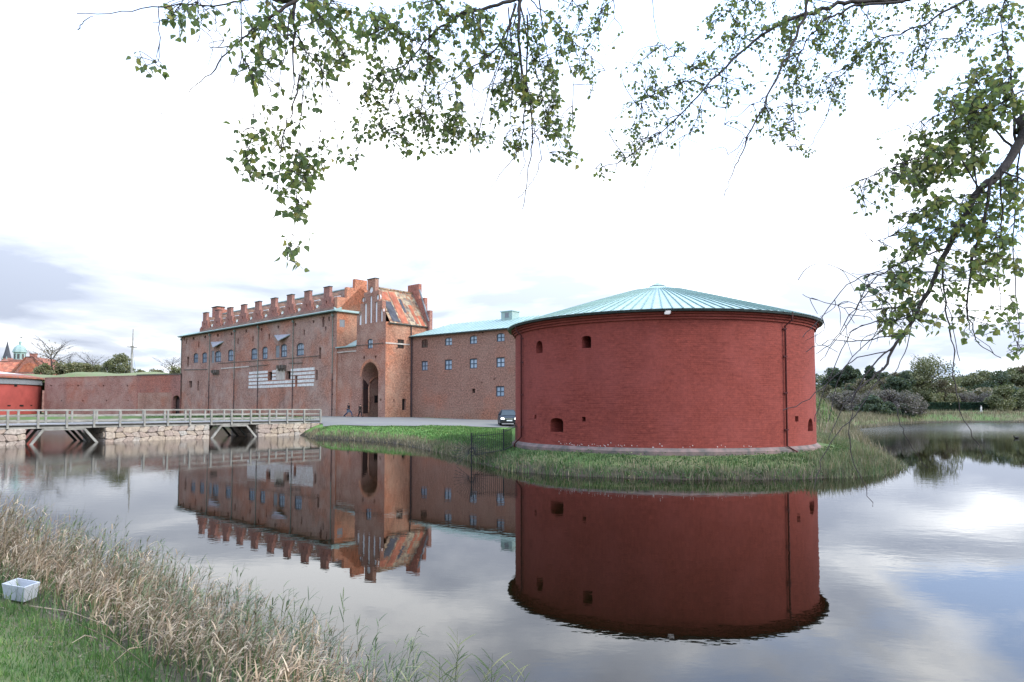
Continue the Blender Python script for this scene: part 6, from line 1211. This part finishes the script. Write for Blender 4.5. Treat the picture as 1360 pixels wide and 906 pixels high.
DENS = [   # group, cx, cy, rx, ry, twigs, leaves per twig, leaf size, depth
 ('L',205,92,12,14,3,4,.05,4.6),('L',240,12,22,8,3,4,.048,4.7),('L',262,25,12,14,3,4,.05,4.7),('L',235,35,14,16,3,5,.05,4.7),('L',325,30,30,26,6,6,.05,4.8),('L',345,70,18,34,6,6,.05,4.8),('L',372,40,20,42,9,7,.052,4.9),('L',350,95,14,22,5,5,.05,4.8),('L',420,30,30,38,12,7,.05,5.0),('L',465,45,26,40,10,7,.046,5.1),('L',415,95,26,24,7,6,.048,5),('L',382,125,14,24,3,4,.046,5),('L',448,90,20,22,4,5,.044,5.1),
 ('L',360,165,12,20,4,5,.046,4.8),('L',328,185,12,22,4,5,.05,4.7),('L',335,222,16,18,5,6,.052,4.7),('L',400,150,26,26,4,5,.042,4.9),('L',402,215,24,22,10,8,.048,4.8),('L',385,235,16,20,5,6,.048,4.8),('L',418,235,12,16,4,6,.046,4.8),('L',392,280,12,16,6,6,.048,4.8),('L',382,338,14,9,4,4,.048,4.8),('L',370,190,10,12,2,4,.044,4.8),('L',445,200,8,10,2,4,.04,4.9),
 ('M',500,30,30,32,12,7,.052,6.1),('M',560,30,40,34,14,7,.05,6.3),('M',620,30,36,34,12,7,.048,6.4),('M',530,90,42,26,14,7,.05,6.3),('M',585,90,36,36,16,7,.048,6.3),('M',640,60,36,36,16,7,.048,6.4),('M',500,130,26,28,10,6,.046,6.3),('M',485,165,18,24,6,6,.046,6.2),('M',470,205,10,12,3,5,.046,6.2),('M',545,165,18,36,9,6,.048,6.3),('M',545,205,10,10,3,5,.05,6.3),('M',575,160,22,34,10,7,.048,6.3),('M',605,165,16,24,8,7,.05,6.3),
 ('M',575,198,20,10,4,5,.048,6.3),('M',628,192,14,14,3,5,.048,6.3),('M',640,180,10,22,3,5,.042,6.3),('M',680,130,26,36,16,8,.052,6.4),('M',690,60,26,50,14,7,.046,6.4),('M',685,190,16,24,5,6,.048,6.4),('M',730,60,24,50,14,7,.046,6.5),('M',725,130,20,30,9,7,.048,6.5),('M',745,160,18,26,9,6,.048,6.5),('M',760,205,14,14,4,6,.046,6.5),('M',770,50,26,50,14,7,.044,6.7),('M',775,95,20,16,5,6,.042,6.7),('M',800,15,12,18,4,5,.04,6.7),('M',720,175,12,14,3,5,.048,6.5),('M',780,130,6,6,1,4,.04,6.7),('M',806,65,4,5,1,4,.04,6.7),
 ('R',960,30,34,26,12,7,.046,8),('R',1010,30,34,28,16,8,.046,8),('R',1065,40,34,38,20,8,.046,8),('R',1120,50,34,40,20,8,.046,8),('R',1175,60,34,46,16,7,.046,8.1),('R',1230,45,32,38,14,7,.044,8.2),('R',1285,40,30,34,12,7,.044,8.3),('R',1175,115,26,24,9,7,.044,8.1),('R',1230,95,22,16,5,6,.042,8.2),('R',1100,110,36,28,13,7,.046,8),('R',1050,115,26,34,12,7,.046,7.9),('R',1045,175,22,24,9,6,.046,7.8),('R',1010,165,22,20,6,6,.044,7.7),
 ('R',955,85,30,24,9,7,.042,8),('R',915,75,30,24,8,7,.042,7.9),('R',900,115,36,24,11,7,.044,7.9),('R',850,90,26,24,8,6,.042,7.8),('R',865,140,30,24,9,6,.044,7.8),('R',830,165,20,22,6,6,.044,7.7),('R',835,205,26,18,7,6,.044,7.7),('R',880,175,26,20,6,5,.044,7.7),('R',925,165,16,16,4,6,.044,7.8),('R',950,130,20,22,5,6,.042,7.9),('R',800,235,12,8,2,5,.044,7.6),('R',1125,140,18,10,3,6,.042,8),('R',1075,205,10,10,2,4,.042,7.8),('R',1260,15,60,14,10,7,.044,8.3),('R',1210,130,14,16,3,5,.042,8.1),('R',1030,75,30,24,9,7,.045,8),('R',985,110,20,20,4,6,.044,7.8),
 ('B',1340,30,26,34,9,7,.046,6.3),('B',1320,95,36,28,14,8,.05,6.1),('B',1335,140,28,34,20,9,.054,5.9),('B',1290,150,26,32,18,9,.052,5.8),('B',1255,130,12,18,4,6,.046,5.9),('B',1285,200,30,30,22,9,.054,5.7),('B',1240,195,20,18,8,7,.048,5.6),('B',1200,215,20,16,6,7,.044,5.6),('B',1185,240,26,16,6,7,.044,5.5),('B',1240,245,28,28,20,9,.052,5.5),('B',1335,270,26,40,14,8,.05,5.7),('B',1290,290,26,26,18,8,.052,5.5),('B',1200,275,22,24,7,6,.042,5.5),('B',1235,300,24,28,12,8,.05,5.4),
 ('B',1215,330,22,16,7,7,.048,5.4),('B',1340,345,22,40,12,8,.048,5.6),('B',1300,350,26,30,12,8,.05,5.4),('B',1205,370,26,18,9,8,.052,5.3),('B',1170,390,14,14,3,5,.046,5.2),('B',1265,375,16,24,6,7,.048,5.4),('B',1200,420,24,20,8,7,.054,5.3),('B',1182,440,12,10,3,5,.056,5.2),('B',1290,435,26,14,5,6,.05,5.4),('B',1345,430,16,24,5,7,.046,5.7),('B',1350,470,12,8,2,5,.046,5.7),('B',1240,430,18,10,3,5,.046,5.3),('B',1155,275,14,20,2,5,.042,5.4),('B',1145,275,8,8,1,4,.04,5.4)]
DENS += [('M',690,110,50,90,9,0,0,6.5),('M',650,150,60,60,5,0,0,6.4),('R',1000,120,120,90,14,0,0,7.9),('R',880,180,70,50,6,0,0,7.7),('B',1120,470,60,70,9,0,0,5.2),('B',1140,400,60,60,8,0,0,5.2),('B',1170,330,50,60,5,0,0,5.4),('L',400,100,70,70,7,0,0,4.9),('L',300,50,60,50,5,0,0,4.8),('M',560,100,90,70,9,0,0,6.3),('R',1150,80,120,70,12,0,0,8)]
TW = MB()
for g, cx_, cy_, rx, ry, nt_, nl, ls, dep_ in DENS:
    sk = np.array([tuple(p) for p in SK[g]])
    for _ in range(int(nt_*{'L': 1.7, 'M': 2.1, 'R': 2.0, 'B': 1.9}[g]+.5)):
        a_ = random.random()*6.283; q_ = random.random()**.5; e = at(cx_+rx*q_*math.cos(a_), cy_+ry*q_*math.sin(a_), dep_+random.uniform(-.35, .35))-PO
        dd = sk-np.array(tuple(e)); dd[:, 2] -= .12; s = Vector(sk[int(np.argmin((dd**2).sum(1)+rng.random(len(sk))*.03))]); ln = (e-s).length
        mid = s.lerp(e, .5)+Vector((random.gauss(0, .06), random.gauss(0, .06), .10*ln+random.gauss(0, .03))); S = smooth([s, mid, e], 3); TW.tube(S, [(.0034-.0014*i/(len(S)-1))*{'L': 1., 'M': 1.3, 'R': 1.5, 'B': 1.1}[g] for i in range(len(S))], 3, cap=False)
        for k in range(nl):
            f = .35+.68*(k+random.random())/nl; f = min(f, 1.0); i = min(int(f*(len(S)-1)), len(S)-2); base = S[i].lerp(S[i+1], f*(len(S)-1)-i)
            off_ = Vector((random.gauss(0, 1), random.gauss(0, 1), random.gauss(-.5, .8))).normalized()*random.uniform(.015, .05); pz = base+off_; TW.tube([base, pz], .0014, 3, cap=False)
            rot = Matrix.Rotation(random.uniform(0, 6.283), 4, 'Z') @ Matrix.Rotation(random.gauss(0, .75), 4, 'X') @ Matrix.Rotation(random.gauss(0, .6), 4, 'Y'); sz = ls*random.uniform(.72, 1.3)
            LEAVES.append((Matrix.Translation(pz) @ rot @ Matrix.Scale(sz, 4), sz/(pz+PO).y))
tag(TW.build('twigs', M['twig'], pop), kind='stuff')
LEAVES.sort(key=lambda t: -t[1]); LV = leafverts()
lm = npmesh('leaf', LV, np.array(LF).ravel(), 4, M['leaf'])
for m_, _ in LEAVES[:300]:
    o = link('leaf', lm, pop); o.matrix_local = m_
VV = []; 
for m_, _ in LEAVES[300:]:
    A = np.array(m_); VV.append(LV@A[:3, :3].T+A[:3, 3])
nL = len(VV); VV = np.vstack(VV); FF = (np.array(LF)[None]+np.arange(nL)[:, None, None]*len(LV)).ravel()
tag(link('small_leaves', npmesh('small_leaves', VV, FF, 4, M['leaf']), pop), kind='stuff')

# ================================================================== DUCK on the far water
p = near(1350, 582.5, 0.0); dk = thing('duck', 'dark duck swimming on the bright water at the right', 'duck', (p.x, p.y, 0), R(170))
M['duck'] = simple('dark_plumage', (.03, .025, .02, 1), .7, .5, 20)
skinned('body', [(0,0,.07),(-.16,0,.09),(-.26,0,.13),(.13,0,.09),(.19,0,.17),(.21,0,.25),(.26,0,.25)], [(0,1),(1,2),(0,3),(3,4),(4,5),(5,6)], [.10,.08,.03,.08,.04,.048,.03], M['duck'], dk)
b = MB(); b.obox((.27,0,.245),(.34,0,.235),.04,.018); b.build('bill', M['reed_dry'], dk)

# ================================================================== fallen reed stalks and stones on the muddy strip
for a_, c_, lb in [((104,818),(200,905),'longest pale broken reed stalk slanting down to the bottom edge'),((165,800),(255,868),'pale broken reed stalk lying deep among the reed stems'),((128,838),(95,876),'short bent reed stalk lying back over the lawn'),((40,800),(150,838),'pale reed stalk starting beside the white box'),((190,840),(150,902),'steep broken reed stalk near the bottom left edge'),((120,800),(230,812),'nearly level reed stalk right of the white box')]:
    p, q = near(*a_, .85), near(*c_, .85); p.z = h1(p.x, p.y)+.05; q.z = h1(q.x, q.y)+.16; m_ = p.lerp(q, .5); m_.z += .04; b = MB(); b.tube([p-p, m_-p, q-p], [.005, .0045, .002], 5)
    tag(b.build('fallen_reed', M['reed_dry'], None, p), lb, 'reed stalk', 'fallen reed stalks beside the near lawn')
bs = MB(); rr_ = random.Random(5)
for k in range(60):
    px = 60+rr_.random()*130; py = 806+(px-60)*.62+rr_.uniform(-9, 9); p = near(px, py, .74); z = h1(p.x, p.y); sz = rr_.uniform(.008, .03); vs = []
    for i in range(3):
        for j in range(6): an = j*1.047+rr_.uniform(-.3, .3); r = sz*(1, .9, .45)[i]; vs.append((p.x+r*math.cos(an), p.y+r*.8*math.sin(an), z-.005+sz*(0, .45, .8)[i]))
    bs.add(vs, [(i*6+j, i*6+(j+1) % 6, (i+1)*6+(j+1) % 6, (i+1)*6+j) for i in range(2) for j in range(6)]+[tuple(range(12, 18))])
tag(bs.build('pebbles', M['joint']), kind='stuff', label='small grey stones along the edge of the near lawn', cat='pebbles')
